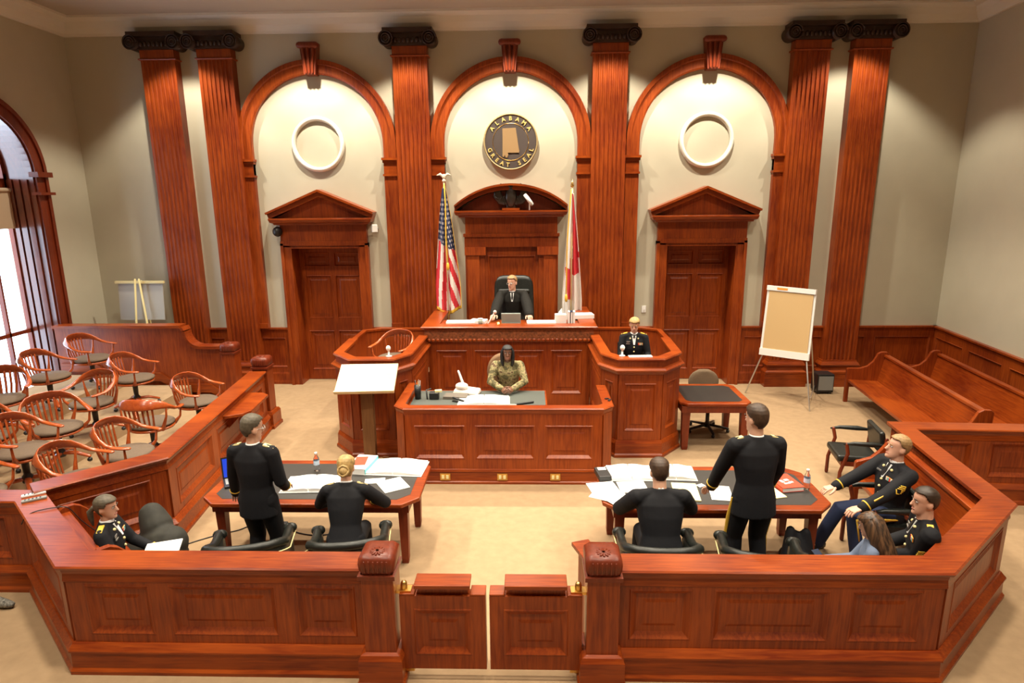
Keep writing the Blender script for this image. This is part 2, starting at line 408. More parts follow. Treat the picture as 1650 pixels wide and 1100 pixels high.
mb = MB(); mb.box(WX-.40, WX-.385, WY-WRI+.05, WY+WRI-.05, 3.35, 4.05); mb.tube([(WX-.39, WY-WRI+.05, 4.02), (WX-.39, WY+WRI-.05, 4.02)], .04, 8); wpart('roller_blind', mb, 'blind')

# ------------------------------------------------------------------ doors with pediments
def cornice(mb, x0, x1, z0, dep):
    mb.sweep([(x0, -.0), (x0, -dep), (x1, -dep), (x1, 0)], [(-.02, z0), (.02, z0), (.03, z0+.03), (.08, z0+.05), (.10, z0+.10), (.10, z0+.13), (-.02, z0+.13)][::1])
    mb.box(x0, x1, -dep, 0, z0, z0+.13)
def door_set(idx, cx, where):
    d = empty('door_%d' % idx, 'dark six-panel wooden door under a pediment, %s' % where, 'door', (cx, .36, 0)); del d['category']; d['kind'] = 'structure'
    sh = (cx, .36, 0)
    mb = MB(); mb.box(cx-DW, cx+DW, .34, .40, .01, DH-.01)
    ops = []
    for s in (0, 1):
        a0 = .12+s*.62; ops += [(a0, a0+.54)]
    p0, p1 = (cx-DW, .34), (cx+DW, .34)
    # three panel rows: one stile-and-rail layer for each band of height
    for z0, z1, b0, b1 in ((.01, 1.22, .22, 1.08), (1.22, 2.36, 1.34, 2.26), (2.36, DH-.01, 2.44, 2.74)):
        mb.panels(p0, p1, z0, z1, [(a, b, b0, b1) for a, b in ops], d=.03)
    mb.obj('door_leaf', 'wood', d, sh)
    mb = MB(); mb.lathe([(.0, 0), (.03, 0), (.03, .008), (.012, .012), (.012, .04), (.028, .05), (.03, .065), (.02, .08), (0, .082)], n=14)
    k = mb.obj('knob', 'brass', d); k.location = (.62 if cx < 0 else -.62, -.05, 1.16); k.rotation_euler = (PI/2, 0, 0)
    t = T('door_surround', 'cherry door surround with triangular pediment, %s' % where, 'door surround', (cx, 0, 0), 'pedimented door surrounds')
    mb = MB(); ow = .885
    for s in (-1, 1):
        mb.box(cx+s*(DW+.0925)-.0925, cx+s*(DW+.0925)+.0925, -.10, 0, 0, 2.95)
        mb.box(cx+s*(ow-.03)-.03, cx+s*(ow-.03)+.03, -.13, -.10, 0, 2.95)
        mb.box(cx+s*(DW-.014)-.011, cx+s*(DW-.014)+.011, -.10, .33, 0, DH-.03)
    mb.box(cx-ow, cx+ow, -.10, 0, DH, 2.95); mb.box(cx-ow, cx+ow, -.13, -.10, 2.91, 2.95); mb.box(cx-DW+.003, cx+DW-.003, -.1, .33, DH-.03, DH-.005)
    t.part('casing', mb, 'wood')
    mb = MB(); mb.box(cx-.87, cx+.87, -.11, 0, 2.95, 3.32); mb.box(cx-.88, cx+.88, -.125, -.11, 2.95, 3.0); t.part('frieze', mb, 'wood')
    mb = MB(); cornice(mb, cx-.92, cx+.92, 3.32, .2); t.part('cornice', mb, 'wood_x', bevel=.004)
    mb = MB(); mb.prism([(cx-.95, 3.44), (cx+.95, 3.44), (cx, 3.90)], 'y', -.12, 0); t.part('tympanum', mb, 'wood')
    mb = MB()
    for s in (-1, 1):
        for (o0, o1, dep) in ((0, .09, .24), (.09, .13, .31)):
            a = (cx+s*1.02, 3.44); b = (cx, 3.86)
            v = Vector((b[0]-a[0], b[1]-a[1])).normalized(); nn = Vector((-v.y, v.x)); nn = nn if nn.y > 0 else -nn
            q = [Vector(a)+nn*o0, Vector(b)+Vector((0, o0/nn.y)), Vector(b)+Vector((0, o1/nn.y)), Vector(a)+nn*o1]
            mb.prism([tuple(p) for p in q], 'y', -dep, 0)
    t.part('raking_cornice', mb, 'wood_x')
door_set(1, -B, 'left of the bench'); door_set(2, B, 'right of the bench')

# ------------------------------------------------------------------ panelled niche behind the judge
t = T('panelled_niche', 'cherry panelled niche with rounded pediment behind the judge', 'wall panelling', (0, 0, 0))
mb = MB(); mb.box(-.93, .93, -.05, 0, .0, 2.86); mb.panels((-.93, -.05), (.93, -.05), 0, 2.86, [(.46, 1.40, 1.0, 2.68)], d=.03, field=False); t.part('back_panel', mb, 'wood')
mb = MB()
for s in (-1, 1):
    mb.box(s*.72-.18, s*.72+.18, -.13, -.05, 0, 2.72); mb.box(s*.76-.12, s*.76+.12, -.17, -.13, 0, 2.72); mb.box(s*.72-.21, s*.72+.21, -.19, -.05, 2.70, 2.86)
t.part('side_pilaster', mb, 'wood')
mb = MB(); mb.box(-.93, .93, -.16, 0, 2.86, 3.08); mb.box(-.95, .95, -.19, 0, 3.06, 3.12); mb.box(-.91, .91, -.15, 0, 3.12, 3.46); t.part('entablature', mb, 'wood')
mb = MB(); cornice(mb, -1.0, 1.0, 3.44, .24); t.part('cornice', mb, 'wood_x')
def seg(x, rise, base, hw): # circular segment height at x
    rr = (hw*hw+rise*rise)/(2*rise); return base+math.sqrt(rr*rr-x*x)-(rr-rise)
mb = MB(); N = 24; xs = [-1.0+2.0*i/N for i in range(N+1)]
mb.prism([(x, seg(x, .38, 3.57, 1.02)) for x in xs[::-1]]+[(-1.0, 3.56), (1.0, 3.56)][::1], 'y', -.10, 0); t.part('tympanum', mb, 'wood_mahog')
mb = MB()
for (lo, hi, dep) in ((0, .08, .27), (.08, .12, .34)):
    xs = [-1.1+2.2*i/N for i in range(N+1)]
    for i in range(N):
        a, b = xs[i], xs[i+1]; za, zb = seg(a, .42, 3.54, 1.12), seg(b, .42, 3.54, 1.12)
        mb.quadstrip([[(a, y, za+lo), (b, y, zb+lo), (b, y, zb+hi), (a, y, za+hi)] for y in (-dep, 0)])
t.part('curved_cornice', mb, 'wood_x')
# eagle ornament
t = T('eagle_ornament', 'dark carved eagle with raised wings on the rounded pediment', 'ornament', (0, -.22, 3.575)); EG = Matrix.Translation((0, 0, 3.575)) @ Matrix.Diagonal((1.45, 1.0, 1.2, 1)) @ Matrix.Translation((0, 0, -3.575))
mb = MB(); mb.X = EG; mb.tube([(0, -.20, 3.66), (0, -.22, 3.76), (0, -.23, 3.86), (0, -.24, 3.92)], [.05, .085, .07, .035], 12); mb.ell((0, -.25, 3.95), .035, .045, .036)
mb.tube([(0, -.28, 3.95), (0, -.32, 3.935)], [.015, .006], 8); mb.tube([(0, -.2, 3.7), (0, -.19, 3.61)], [.05, .075], 10, flat=.4)
M['eagle'] = plain('dark bronze', (.022, .016, .012), .28, spec=.7)
t.part('body', mb, 'eagle')
for s in (-1, 1):
    mb = MB(); mb.X = EG; mb.tube([(s*.05, -.21, 3.70), (s*.12, -.21, 3.72), (s*.175, -.21, 3.80), (s*.18, -.21, 3.90), (s*.13, -.21, 3.985)], [(.022, .05), (.024, .072), (.022, .062), (.018, .048), (.008, .015)], 10, up=(0, 1, 0))
    for v in [] : pass
    for k in range(5): mb.tube([(s*(.06+.03*k), -.225, 3.80-.01*k), (s*(.09+.035*k), -.225, 3.66+.035*k)], [.012, .008], 6)
    t.part('wing', mb, 'eagle')
mb = MB(); mb.box(-.17, .17, -.31, -.13, 3.575, 3.615); t.part('plinth', mb, 'wood_x')
t = T('tube_camera', 'white tube leaning beside the eagle ornament', 'camera', (.3, -.25, 3.6))
mb = MB(); mb.tube([(.27, -.27, 3.87), (.41, -.33, 3.68)], .038, 14, round_=False); t.part('housing', mb, 'white')
mb = MB(); mb.tube([(.41, -.33, 3.68), (.42, -.335, 3.665)], .030, 14, round_=False); t.part('lens', mb, 'silver')
mb = MB(); mb.tube([(.36, -.26, 3.575), (.36, -.29, 3.74)], .013, 8); t.part('bracket', mb, 'white')

# ------------------------------------------------------------------ fluted pilasters
def pilaster(cx, label):
    t = T('fluted_pilaster', label, 'pilaster', (cx, 0, 0), 'fluted pilasters on the back wall')
    hw = .326; y0 = -.20
    poly = [(cx-hw, 0), (cx-hw, y0)]; nf = 7; m = .045; fw = (2*hw-2*m)/nf
    for i in range(nf):
        a = cx-hw+m+i*fw; r = fw*.38; c = a+fw/2
        poly += [(c-r, y0)]+[(c-r*math.cos(PI*k/5), y0+r*.75*math.sin(PI*k/5)) for k in range(1, 5)]+[(c+r, y0)]
    poly += [(cx+hw, y0), (cx+hw, 0)]
    mb = MB(); mb.prism(poly, 'z', .52, 6.40); t.part('shaft', mb, 'wood')
    mb = MB(); mb.box(cx-hw, cx+hw, y0-.01, 0, 6.42, 6.58); mb.sweep([(cx-hw, 0), (cx-hw, y0), (cx+hw, y0), (cx+hw, 0)], [(0, 6.385), (.025, 6.39), (.035, 6.405), (.025, 6.42), (0, 6.425)])
    t.part('neck', mb, 'wood')
    cp = None
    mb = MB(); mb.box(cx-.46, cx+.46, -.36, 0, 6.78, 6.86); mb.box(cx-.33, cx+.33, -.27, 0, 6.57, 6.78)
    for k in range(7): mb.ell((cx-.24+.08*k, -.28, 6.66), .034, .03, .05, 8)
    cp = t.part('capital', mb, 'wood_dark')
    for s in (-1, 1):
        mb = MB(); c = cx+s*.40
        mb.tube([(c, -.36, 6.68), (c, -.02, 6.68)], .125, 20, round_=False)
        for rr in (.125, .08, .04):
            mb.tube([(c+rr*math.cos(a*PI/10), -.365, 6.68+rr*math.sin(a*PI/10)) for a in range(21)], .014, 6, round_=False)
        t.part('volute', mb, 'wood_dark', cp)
    mb = MB(); pth = [(cx-hw, 0), (cx-hw, y0), (cx+hw, y0), (cx+hw, 0)]
    mb.box(cx-hw-.09, cx+hw+.09, y0-.09, 0, 0, .26); mb.box(cx-hw-.02, cx+hw+.02, y0-.02, 0, .26, .54)
    mb.sweep(pth, [(0, .25), (.06, .25), (.085, .27), (.085, .31), (.06, .33), (.03, .36), (.03, .40), (.05, .42), (.065, .45), (.05, .48), (.02, .52), (0, .54)])
    t.part('base', mb, 'wood_x')
for c, l in ((-6.634, 'leftmost fluted pilaster, behind the jury box rail'), (-5.551, 'fluted pilaster second from left, beside the left arch'), (-1.868, 'fluted pilaster between left arch and striped flag'),
             (1.868, 'fluted pilaster between middle arch and right arch'), (5.551, 'fluted pilaster behind the white flip chart'), (6.634, 'rightmost fluted pilaster, nearest the right wall pews')):
    pilaster(c, l)

# ------------------------------------------------------------------ arches
def wall_arch(cx, label, closed_feet):
    t = T('arch_surround', label, 'arch', (cx, 0, 0), 'round arches on the back wall')
    ro, ri = 1.543, 1.285; zs = ZS+AST
    for s in (-1, 1):
        mb = MB(); c = cx+s*(ro+ri)/2; h = (ro-ri)/2
        mb.box(c-h, c+h, -.10, 0, 1.217, ZS-.02); mb.box(c-h-.0, c+h, -.13, -.1, 1.217, 1.32)
        t.part('side_pilaster', mb, 'wood')
        mb = MB()
        for z0, z1, e in ((ZS-.05, ZS+.0, .03), (ZS, ZS+.045, .055), (ZS-.30, ZS-.26, .03)): mb.box(c-h-e*.6, c+h+e*.6, -.10-e, 0, z0, z1)
        mb.box(c-h, c+h, -.11, 0, ZS-.26, ZS-.05); t.part('impost', mb, 'wood_x')
    mb = MB(); N = 40
    prof = [(ri, 0), (ri, -.08), (ri+.03, -.10), (ri+.16, -.10), (ri+.18, -.135), (ro, -.135), (ro, 0)]
    angs = [PI*k/N for k in range(N+1)]; rings = []
    rings.append([(cx+r, y, ZS+.045) for r, y in prof])
    for a in angs: rings.append([(cx+r*math.cos(a), y, zs+r*math.sin(a)) for r, y in prof])
    rings.append([(cx-r, y, ZS+.045) for r, y in prof])
    mb.sm = False; mb.quadstrip(rings); t.part('arch_band', mb, 'wood')
    mb = MB(); mb.prism([(cx-.105, zs+ri-.03), (cx-.165, zs+ro+.28), (cx+.165, zs+ro+.28), (cx+.105, zs+ri-.03)], 'y', -.22, 0)
    for k in (-1, 0, 1): mb.tube([(cx+k*.06, -.23, zs+ri), (cx+k*.10, -.25, zs+ro+.22)], .028, 8)
    mb.tube([(cx-.15, -.24, zs+ro+.22), (cx+.15, -.24, zs+ro+.22)], .06, 10)
    t.part('keystone', mb, 'wood_mahog')
wall_arch(-B, 'round wooden arch over the left door and plaster ring', 1)
wall_arch(0, 'round wooden arch over the state seal', 1)
wall_arch(B, 'round wooden arch over the right door and plaster ring', 1)
def ringmb(cx, cz, ro, ri, dep):
    mb = MB(); N = 48; prof = [(ri, 0), (ri+.01, -dep*.6), (ri+.03, -dep), (ro-.03, -dep), (ro-.01, -dep*.6), (ro, 0)]
    rings = [[(cx+r*math.cos(2*PI*k/N), y, cz+r*math.sin(2*PI*k/N)) for r, y in prof] for k in range(N+1)]
    mb.sm = True; mb.quadstrip(rings, cap=False, closed=True); return mb
ZR = 4.858
single('plaster_ring', 'white plaster ring on the wall above the left door', 'wall ornament', ringmb(-B, ZR, .525, .43, .07), 'ringw', group='plaster rings')
single('plaster_ring', 'white plaster ring on the wall above the right door', 'wall ornament', ringmb(B, ZR, .525, .43, .07), 'ringw', group='plaster rings')
# state seal
t = T('state_seal', 'round dark state seal with gold lettering above the judge', 'seal', (0, 0, ZR))
t.part('rim', ringmb(0, ZR, .525, .498, .07), plain('dull gilt rim', (.35, .26, .12), .5))
mb = MB(); mb.tube([(0, 0, ZR), (0, -.06, ZR)], .50, 48, round_=False, smooth=False); t.part('disc', mb, plain('seal bronze', (.075, .060, .055), .35, spec=.5))
mb = MB(); mb.tube([(.345*math.cos(k*PI/24), -.062, ZR+.345*math.sin(k*PI/24)) for k in range(49)], .006, 6, round_=False); t.part('inner_ring', mb, 'brass')
mb = MB()   # outline of the state
sp = [(-.155, .25), (.10, .26), (.155, -.12), (.165, -.16), (.16, -.20), (-.06, -.20), (-.045, -.235), (-.07, -.29), (-.10, -.285), (-.115, -.235), (-.135, -.28), (-.16, -.27), (-.155, .0)]
mb.prism([(x, ZR+z) for x, z in sp], 'y', -.075, -.055); t.part('state_outline', mb, plain('tan bronze', (.30, .19, .09), .4))
lm = MB()
def arc_text(txt, rad, a_mid, step, flip):
    for i, ch in enumerate(txt):
        if ch == ' ': continue
        k = i-(len(txt)-1)/2; a = a_mid-(k*step if not flip else -k*step)
        cu = bpy.data.curves.new('t', 'FONT'); cu.body = ch; cu.size = .108; cu.align_x = 'CENTER'; cu.align_y = 'CENTER'; cu.extrude = .008; cu.resolution_u = 3; cu.offset = .002
        o = bpy.data.objects.new('t', cu); COL.objects.link(o)
        dg = bpy.context.evaluated_depsgraph_get(); me = bpy.data.meshes.new_from_object(o.evaluated_get(dg))
        rot = (a-PI/2) if not flip else (a+PI/2)
        mt = Matrix.Translation((rad*math.cos(a), -.068, ZR+rad*math.sin(a))) @ Matrix.Rotation(-rot, 4, 'Y') @ Matrix.Rotation(PI/2, 4, 'X')
        lm.add([mt @ v.co for v in me.vertices], [list(p.vertices) for p in me.polygons])
        bpy.data.objects.remove(o); bpy.data.curves.remove(cu); bpy.data.meshes.remove(me)
arc_text('ALABAMA', .43, PI/2, R(18.5), False); arc_text('GREAT SEAL', .43, -PI/2, R(15.5), True)
t.part('lettering', lm, plain('gold lettering', (.66, .50, .17), .4))
# small wall fittings
t = T('dome_camera', 'black dome camera under the left pediment corner', 'camera', (-4.66, -.12, 3.19))
mb = MB(); mb.ell((-4.66, -.16, 3.19), .095, .095, .10, 14); t.part('dome', mb, 'black')
mb = MB(); mb.box(-4.70, -4.62, -.1, 0, 3.17, 3.30); t.part('bracket', mb, 'white')
t = T('wall_speaker', 'small white speaker on a bracket right of the left door', 'speaker', (-2.70, -.1, 3.24))
mb = MB(); mb.cbox((-2.72, -.13, 3.24), .11, .12, .15, R(20)); t.part('case', mb, 'white', bevel=.01)
mb = MB(); mb.box(-2.71, -2.66, -.12, 0, 3.22, 3.26); t.part('bracket', mb, 'silver')
mb = MB(); mb.box(2.64, 2.73, -.012, 0, 1.50, 1.64); t = T('light_switch', 'white light switch plate left of the right door', 'light switch', (2.68, 0, 1.5)); t.part('plate', mb, 'white', bevel=.004)
mb = MB(); mb.box(2.675, 2.70, -.022, -.012, 1.55, 1.59); t.part('toggle', mb, 'white')
# ------------------------------------------------------------------ railings (the bar)
def rail_run(t, path, h, panelspec, z_lo=.34, z_hi=.80, th=.13, cap=True, face_mat='wood', base=True):
    # path runs with its outer face on the right-hand side; panelspec: per segment list of (f0, f1)
    mb = MB(); mb.sweep(path, [(0, 0), (0, h-.04), (-th, h-.04), (-th, 0)]); t.part('core', mb, face_mat)
    for i, sp in enumerate(panelspec):
        p0, p1 = Vector(path[i]), Vector(path[i+1]); L = (p1-p0).length
        mb = MB(); mb.panels(p0, p1, .0, h-.04, [(a*L, b*L, z_lo, z_hi) for a, b in sp], d=.036, bev=.06)
        t.part('panelled_face', mb, face_mat)
    if base:
        mb = MB(); mb.sweep(path, [(.0, 0), (.10, 0), (.10, .03), (.08, .055), (.075, .19), (.092, .20), (.092, .215), (.05, .265), (.0, .27)]); t.part('base_moulding', mb, 'wood_x')
    if cap:
        mb = MB(); mb.sweep(path, [(-th-.045, h-.035), (-th-.045, h), (.07, h), (.082, h-.012), (.07, h-.035), (.045, h-.05), (.035, h-.09), (-th+.0, h-.09), (-th, h-.035)]); t.part('cap_rail', mb, 'wood_x')
        mb = MB(); mb.sweep(path, [(.02, h-.16), (.03, h-.165), (.045, h-.15), (.036, h-.085), (.02, h-.085)]); t.part('bed_moulding', mb, 'wood_x')
RH = .98
AL, BL = (-3.40, -8.32), (-4.62, -7.22)
AR, BR, CR = (3.58, -8.32), (4.84, -7.22), (5.08, -5.20)
t = T('bar_railing', 'left cherry bar railing bending from gate post to jury corner', 'railing', (-3.4, -8.25, 0))
rail_run(t, [(-8.3, -7.22), BL, AL, (-.95, -8.32)], RH, [[(.05+.19*k, .19+.19*k) for k in range(5)], [(.1, .9)], [(.06, .28), (.34, .70), (.765, .96)]])
t = T('bar_railing', 'right cherry bar railing folding round the corner benches', 'railing', (3.58, -8.25, 0))
rail_run(t, [(1.04, -8.32), AR, BR, CR, (7.86, -5.35)], RH, [[(.04, .235), (.30, .66), (.72, .94)], [(.1, .9)], [(.1, .9)], [(.08, .28), (.36, .92)]])
t = T('jury_railing', 'cherry jury box railing running away along the left tables', 'railing', (-3.8, -6.2, 0))
JP = [(-4.60, -7.12), (-3.76, -6.28), (-4.13, -2.72)]
rail_run(t, JP, 1.02, [[(.14, .86)], [(.05, .35), (.4, .68), (.73, .95)]], th=.15)
mb = MB(); mb.prism([(-3.98, -4.62), (-3.86, -4.62), (-3.66, -4.50), (-3.60, -4.36), (-3.66, -3.62), (-3.78, -3.52), (-4.04, -3.52)], 'z', .86, .90); t.part('shelf', mb, 'wood_x', bevel=.006)
for y in (-4.35, -3.8):
    mb = MB(); mb.prism([(-3.96, .62), (-3.96, .86), (-3.72, .86)], 'y', y-.02, y+.02); t.part('shelf_bracket', mb, 'wood')
def newel(x, y, h, hw, label, z0=0):
    t = T('newel_post', label, 'post', (x, y, z0), 'carved newel posts')
    mb = MB(); mb.box(x-hw, x+hw, y-hw, y+hw, z0, h-.17); t.part('shaft', mb, 'wood', bevel=.008)
    mb = MB(); pth = [(x-hw, y-hw), (x+hw, y-hw), (x+hw, y+hw), (x-hw, y+hw)]
    mb.sweep(pth, [(0, z0), (.065, z0), (.065, z0+.05), (.05, z0+.06), (.05, z0+.25), (.03, z0+.29), (0, z0+.30)], closed=True); t.part('plinth', mb, 'wood_x')
    mb = MB(); mb.sweep(pth, [(0, h-.20), (.02, h-.20), (.02, h-.165), (0, h-.16)], closed=True)
    prof = [(1.0, -.165), (1.10, -.13), (1.14, -.08), (1.10, -.035), (.92, -.008), (.6, 0)]
    rings = [[(x+hw*k*c, y+hw*k*s_, h+z) for c, s_ in ((-1, -.8), (-.8, -1), (.8, -1), (1, -.8), (1, .8), (.8, 1), (-.8, 1), (-1, .8))] for k, z in prof]
    mb.sm = True; mb.quadstrip(rings); mb.sm = False
    for k in range(6):
        a = k*PI/6; mb.tube([(x+.05*math.cos(a), y-.05+.05*math.sin(a), h-.002), (x-.05*math.cos(a), y-.05-.05*math.sin(a), h-.002)], .010, 6)
        mb.tube([(x-hw*.7+k*hw*.28, y-hw*1.08, h-.05), (x-hw*.7+k*hw*.28, y-hw*1.1, h-.13)], .011, 6)
    t.part('carved_finial', mb, 'wood_mahog')
newel(-.83, -8.36, 1.15, .125, 'carved newel post left of the swing gates')
newel(.92, -8.36, 1.15, .125, 'carved newel post right of the swing gates')
newel(-4.18, -2.55, 1.24, .125, 'carved newel post at the far end of the jury railing')
newel(-5.22, -1.5, 1.24, .125, 'carved newel post on the far jury box wall, left of its mate')
# far stepped wall of the jury box
t = T('jury_box_wall', 'stepped cherry wall closing the far end of the jury box', 'partition', (-6.8, -1.5, 0))
top = [(-5.34, 1.14), (-5.72, 1.14)]+[(-5.72-.30*math.sin(a*PI/16), 1.46-.32*math.cos(a*PI/16)) for a in range(1, 9)]+[(-6.06, 1.53), (-8.45, 1.53)]
mb = MB(); mb.prism([(-5.34, 0)]+top+[(-8.45, 0)], 'y', -1.56, -1.44); t.part('panel', mb, 'wood')
mb = MB()
for i in range(len(top)-1):
    (a, za), (b, zb) = top[i], top[i+1]
    v = Vector((b-a, zb-za)).normalized(); nn = Vector((v.y, -v.x)); nn = nn if (nn.y > 0 or abs(nn.y) < 1e-6 and nn.x > 0) else -nn
    q = [(a, za), (b, zb), (b+nn.x*.05, zb+nn.y*.05), (a+nn.x*.05, za+nn.y*.05)]
    mb.quadstrip([[(p[0], y, p[1]) for p in q] for y in (-1.63, -1.38)])
t.part('cap_rail', mb, 'wood_x')
mb = MB()
bt = [(-5.36, .26), (-5.62, .46), (-6.25, .46), (-6.55, .68), (-7.5, .68), (-7.75, .86), (-8.4, .86)]
for i in range(len(bt)-1):
    (a, za), (b, zb) = bt[i], bt[i+1]; mb.quadstrip([[(a, y, za-.16), (b, y, zb-.16), (b, y, zb), (a, y, za)] for y in (-1.60, -1.55)])
t.part('base_moulding', mb, 'wood_x')
# jury box tiers
def jx(y): return -3.76-.15-(y+6.28)*.104 if y > -6.28 else -4.0
mb = MB()
mb.prism([(-4.62, -6.98), (-4.0, -6.30), (-4.30, -3.0), (-4.5, -1.66), (-5.95, -1.66), (-5.95, -6.98)], 'z', 0, .26)
mb.prism([(-5.95, -6.98), (-5.95, -1.66), (-7.15, -1.66), (-7.15, -6.98)], 'z', 0, .46)
mb.prism([(-7.15, -6.98), (-7.15, -1.66), (-8.36, -1.66), (-8.36, -6.98)], 'z', 0, .66)
o = struct('floor_jury_risers', mb, 'carpet')

# ------------------------------------------------------------------ swing gates
def gate(x0, x1, hinge_left, label):
    y0, y1 = -8.40, -8.33
    t = T('swing_gate', label, 'gate', ((x0+x1)/2, y1, .10), 'swing gates between the newel posts')
    wd = x1-x0; sh = .15
    zt, zs_ = .875, .77
    mb = MB()
    poly = [(x0, .11), (x1, .11), (x1, zs_), (x1-sh+.02, zs_), (x1-sh+.005, zs_+.03), (x1-sh-.02, zs_+.045), (x1-sh-.02, zt-.03), (x0+sh+.02, zt-.03), (x0+sh+.02, zs_+.045), (x0+sh-.005, zs_+.03), (x0+sh-.02, zs_), (x0, zs_)]
    mb.prism(poly, 'y', y0, y1); mb.panels((x0, y0), (x1, y0), .11, zs_, [(.11, wd-.11, .24, .66)], d=.03, bev=.06); t.part('panel', mb, 'wood')
    mb = MB(); mb.box(x0+sh-.03, x1-sh+.03, y0-.05, y1+.05, zt-.035, zt)
    for a, b in ((x0, x0+sh-.03), (x1-sh+.03, x1)): mb.box(a, b, y0-.03, y1+.03, zs_, zs_+.018)
    t.part('top_rail', mb, 'wood_x', bevel=.005)
    hx = x0+.03 if hinge_left else x1-.03
    for z in (.08, .79):
        mb = MB(); mb.tube([(hx, -8.37, z-.02), (hx, -8.37, z+.05)], .028, 10); mb.box(hx-.06, hx+.06, -8.41, -8.33, z-.012, z+.012); t.part('hinge', mb, 'brass')
gate(-.675, .005, True, 'left swing gate between the newel posts')
gate(.035, .765, False, 'right swing gate between the newel posts')

# ------------------------------------------------------------------ judge's bench
t = T('judge_bench', 'tall cherry judge\'s bench with carved frieze at centre', 'bench', (0, -1.6, 0))
JP2 = [(-1.40, -.25), (-1.40, -2.15), (1.40, -2.15), (1.40, -.25)]
mb = MB(); mb.sweep(JP2, [(0, 0), (0, 1.62), (-.10, 1.62), (-.10, 0)]); t.part('carcass', mb, 'wood')
mb = MB(); mb.panels((-1.40, -2.15), (1.40, -2.15), 0, 1.40, [(.14+.66*k, .14+.66*k+.54, .45, 1.24) for k in range(4)], d=.03, bev=.05); t.part('front_panels', mb, 'wood')
mb = MB(); mb.sweep(JP2, [(0, 1.38), (.05, 1.39), (.06, 1.44), (.05, 1.60), (.07, 1.615), (0, 1.62)]); t.part('frieze', mb, plain('carved cherry frieze', (.26, .075, .025), .5, noise=.45, nscale=26, bump=1.0))
mb = MB(); nlf = 36
for k in range(nlf):
    x = -1.42+2.84*(k+.5)/nlf; mb.ell((x, -2.215, 1.425), .036, .022, .032, 8)
for s in (-1, 1):
    for k in range(20): mb.ell((s*1.465, -2.1+.09*k, 1.425), .02, .036, .032, 6)
t.part('leaf_moulding', mb, 'wood_x')
mb = MB(); mb.sweep(JP2, [(-.18, 1.62), (-.18, 1.67), (.10, 1.67), (.115, 1.655), (.10, 1.635), (.07, 1.62)]); t.part('cap_rail', mb, 'wood_x')
mb = MB(); mb.box(-1.30, 1.30, -2.06, -1.48, 1.60, 1.64); t.part('desk_top', mb, 'wood_x')
mb = MB(); mb.box(-1.30, 1.30, -2.04, -.25, .0, .97); t.part('platform', mb, 'carpet')

# ------------------------------------------------------------------ witness boxes
def wbox(s, label):
    t = T('witness_box', label, 'witness box', (s*2.05, -3, 0), 'witness boxes beside the bench')
    p = [(1.425, -2.2), (1.46, -3.52), (1.66, -3.84), (2.30, -3.84), (2.62, -3.46), (2.66, -2.45)]
    pth = p if s > 0 else [(-x, y) for x, y in p][::-1]
    mb = MB(); mb.sweep(pth, [(0, 0), (0, 1.48), (-.07, 1.48), (-.07, 0)]); t.part('carcass', mb, 'wood')
    for i in range(len(pth)-1):
        L = (Vector(pth[i+1])-Vector(pth[i])).length; mb = MB()
        mb.panels(pth[i], pth[i+1], 0, 1.30, [(.09, L-.09, .40, 1.14)] if L > .3 else [], d=.02, bev=.04); t.part('panelled_face', mb, 'wood')
    mb = MB(); mb.sweep(pth, [(0, 0), (.075, 0), (.075, .04), (.055, .06), (.05, .21), (.03, .26), (0, .26)]); t.part('base_moulding', mb, 'wood_x')
    mb = MB(); mb.sweep(pth, [(0, 1.27), (.03, 1.28), (.04, 1.31), (.075, 1.325), (.08, 1.35), (.05, 1.375), (0, 1.38)]); t.part('ledge_moulding', mb, 'wood_x')
    mb = MB(); mb.sweep(pth, [(-.12, 1.485), (-.12, 1.52), (.03, 1.52), (.04, 1.50), (.02, 1.475), (-.07, 1.475)]); t.part('cap_rail', mb, 'wood_x')
    mb = MB(); q = [(1.54, -1.0), (1.56, -3.46), (1.70, -3.76), (2.26, -3.76), (2.55, -3.42), (2.74, -2.0), (2.74, -1.0)]
    mb.prism([(s*x, y) for x, y in q], 'z', 0, .62); t.part('platform', mb, 'carpet')
    mb = MB(); q = [(1.47, -.92), (2.50, -.92), (2.80, -1.12), (2.80, -2.05)]
    q = q if s < 0 else q[::-1]
    mb.sweep([(s*x, y) for x, y in q], [(0, 0), (0, 1.36), (-.05, 1.36), (-.05, 0)] if s < 0 else [(0, 0), (0, 1.36), (-.05, 1.36), (-.05, 0)])
    t.part('rear_screen', mb, 'wood')
    mb = MB(); mb.sweep([(s*x, y) for x, y in q], [(-.07, 1.35), (-.07, 1.385), (.02, 1.385), (.02, 1.35)]); t.part('screen_cap', mb, 'wood_x')
    return t
wl = wbox(-1, 'left witness box with an empty wooden chair in it')
wr = wbox(1, 'right witness box where the blond officer sits')
for s, l in ((-1, 'white microphone on the left witness box rim'), (1, 'white microphone on the right witness box rim')):
    t = T('microphone', l, 'microphone', (s*1.58, -3.42, 1.52)); x = 1.72*s if s > 0 else -1.74; y = -3.72
    mb = MB(); mb.lathe([(.045, 0), (.045, .012), (.015, .02), (.012, .10)], (x, y, 1.52)); t.part('stand', mb, 'white')
    mb = MB(); mb.ell((x, y-.01, 1.65), .036, .036, .042); t.part('head', mb, 'white')
single('paper_sheet', 'white papers on the right witness box rim beside the microphone', 'paper', (lambda m: (m.cbox((1.98, -3.76, 1.527), .34, .10, .012, .05), m)[1])(MB()), 'paper')

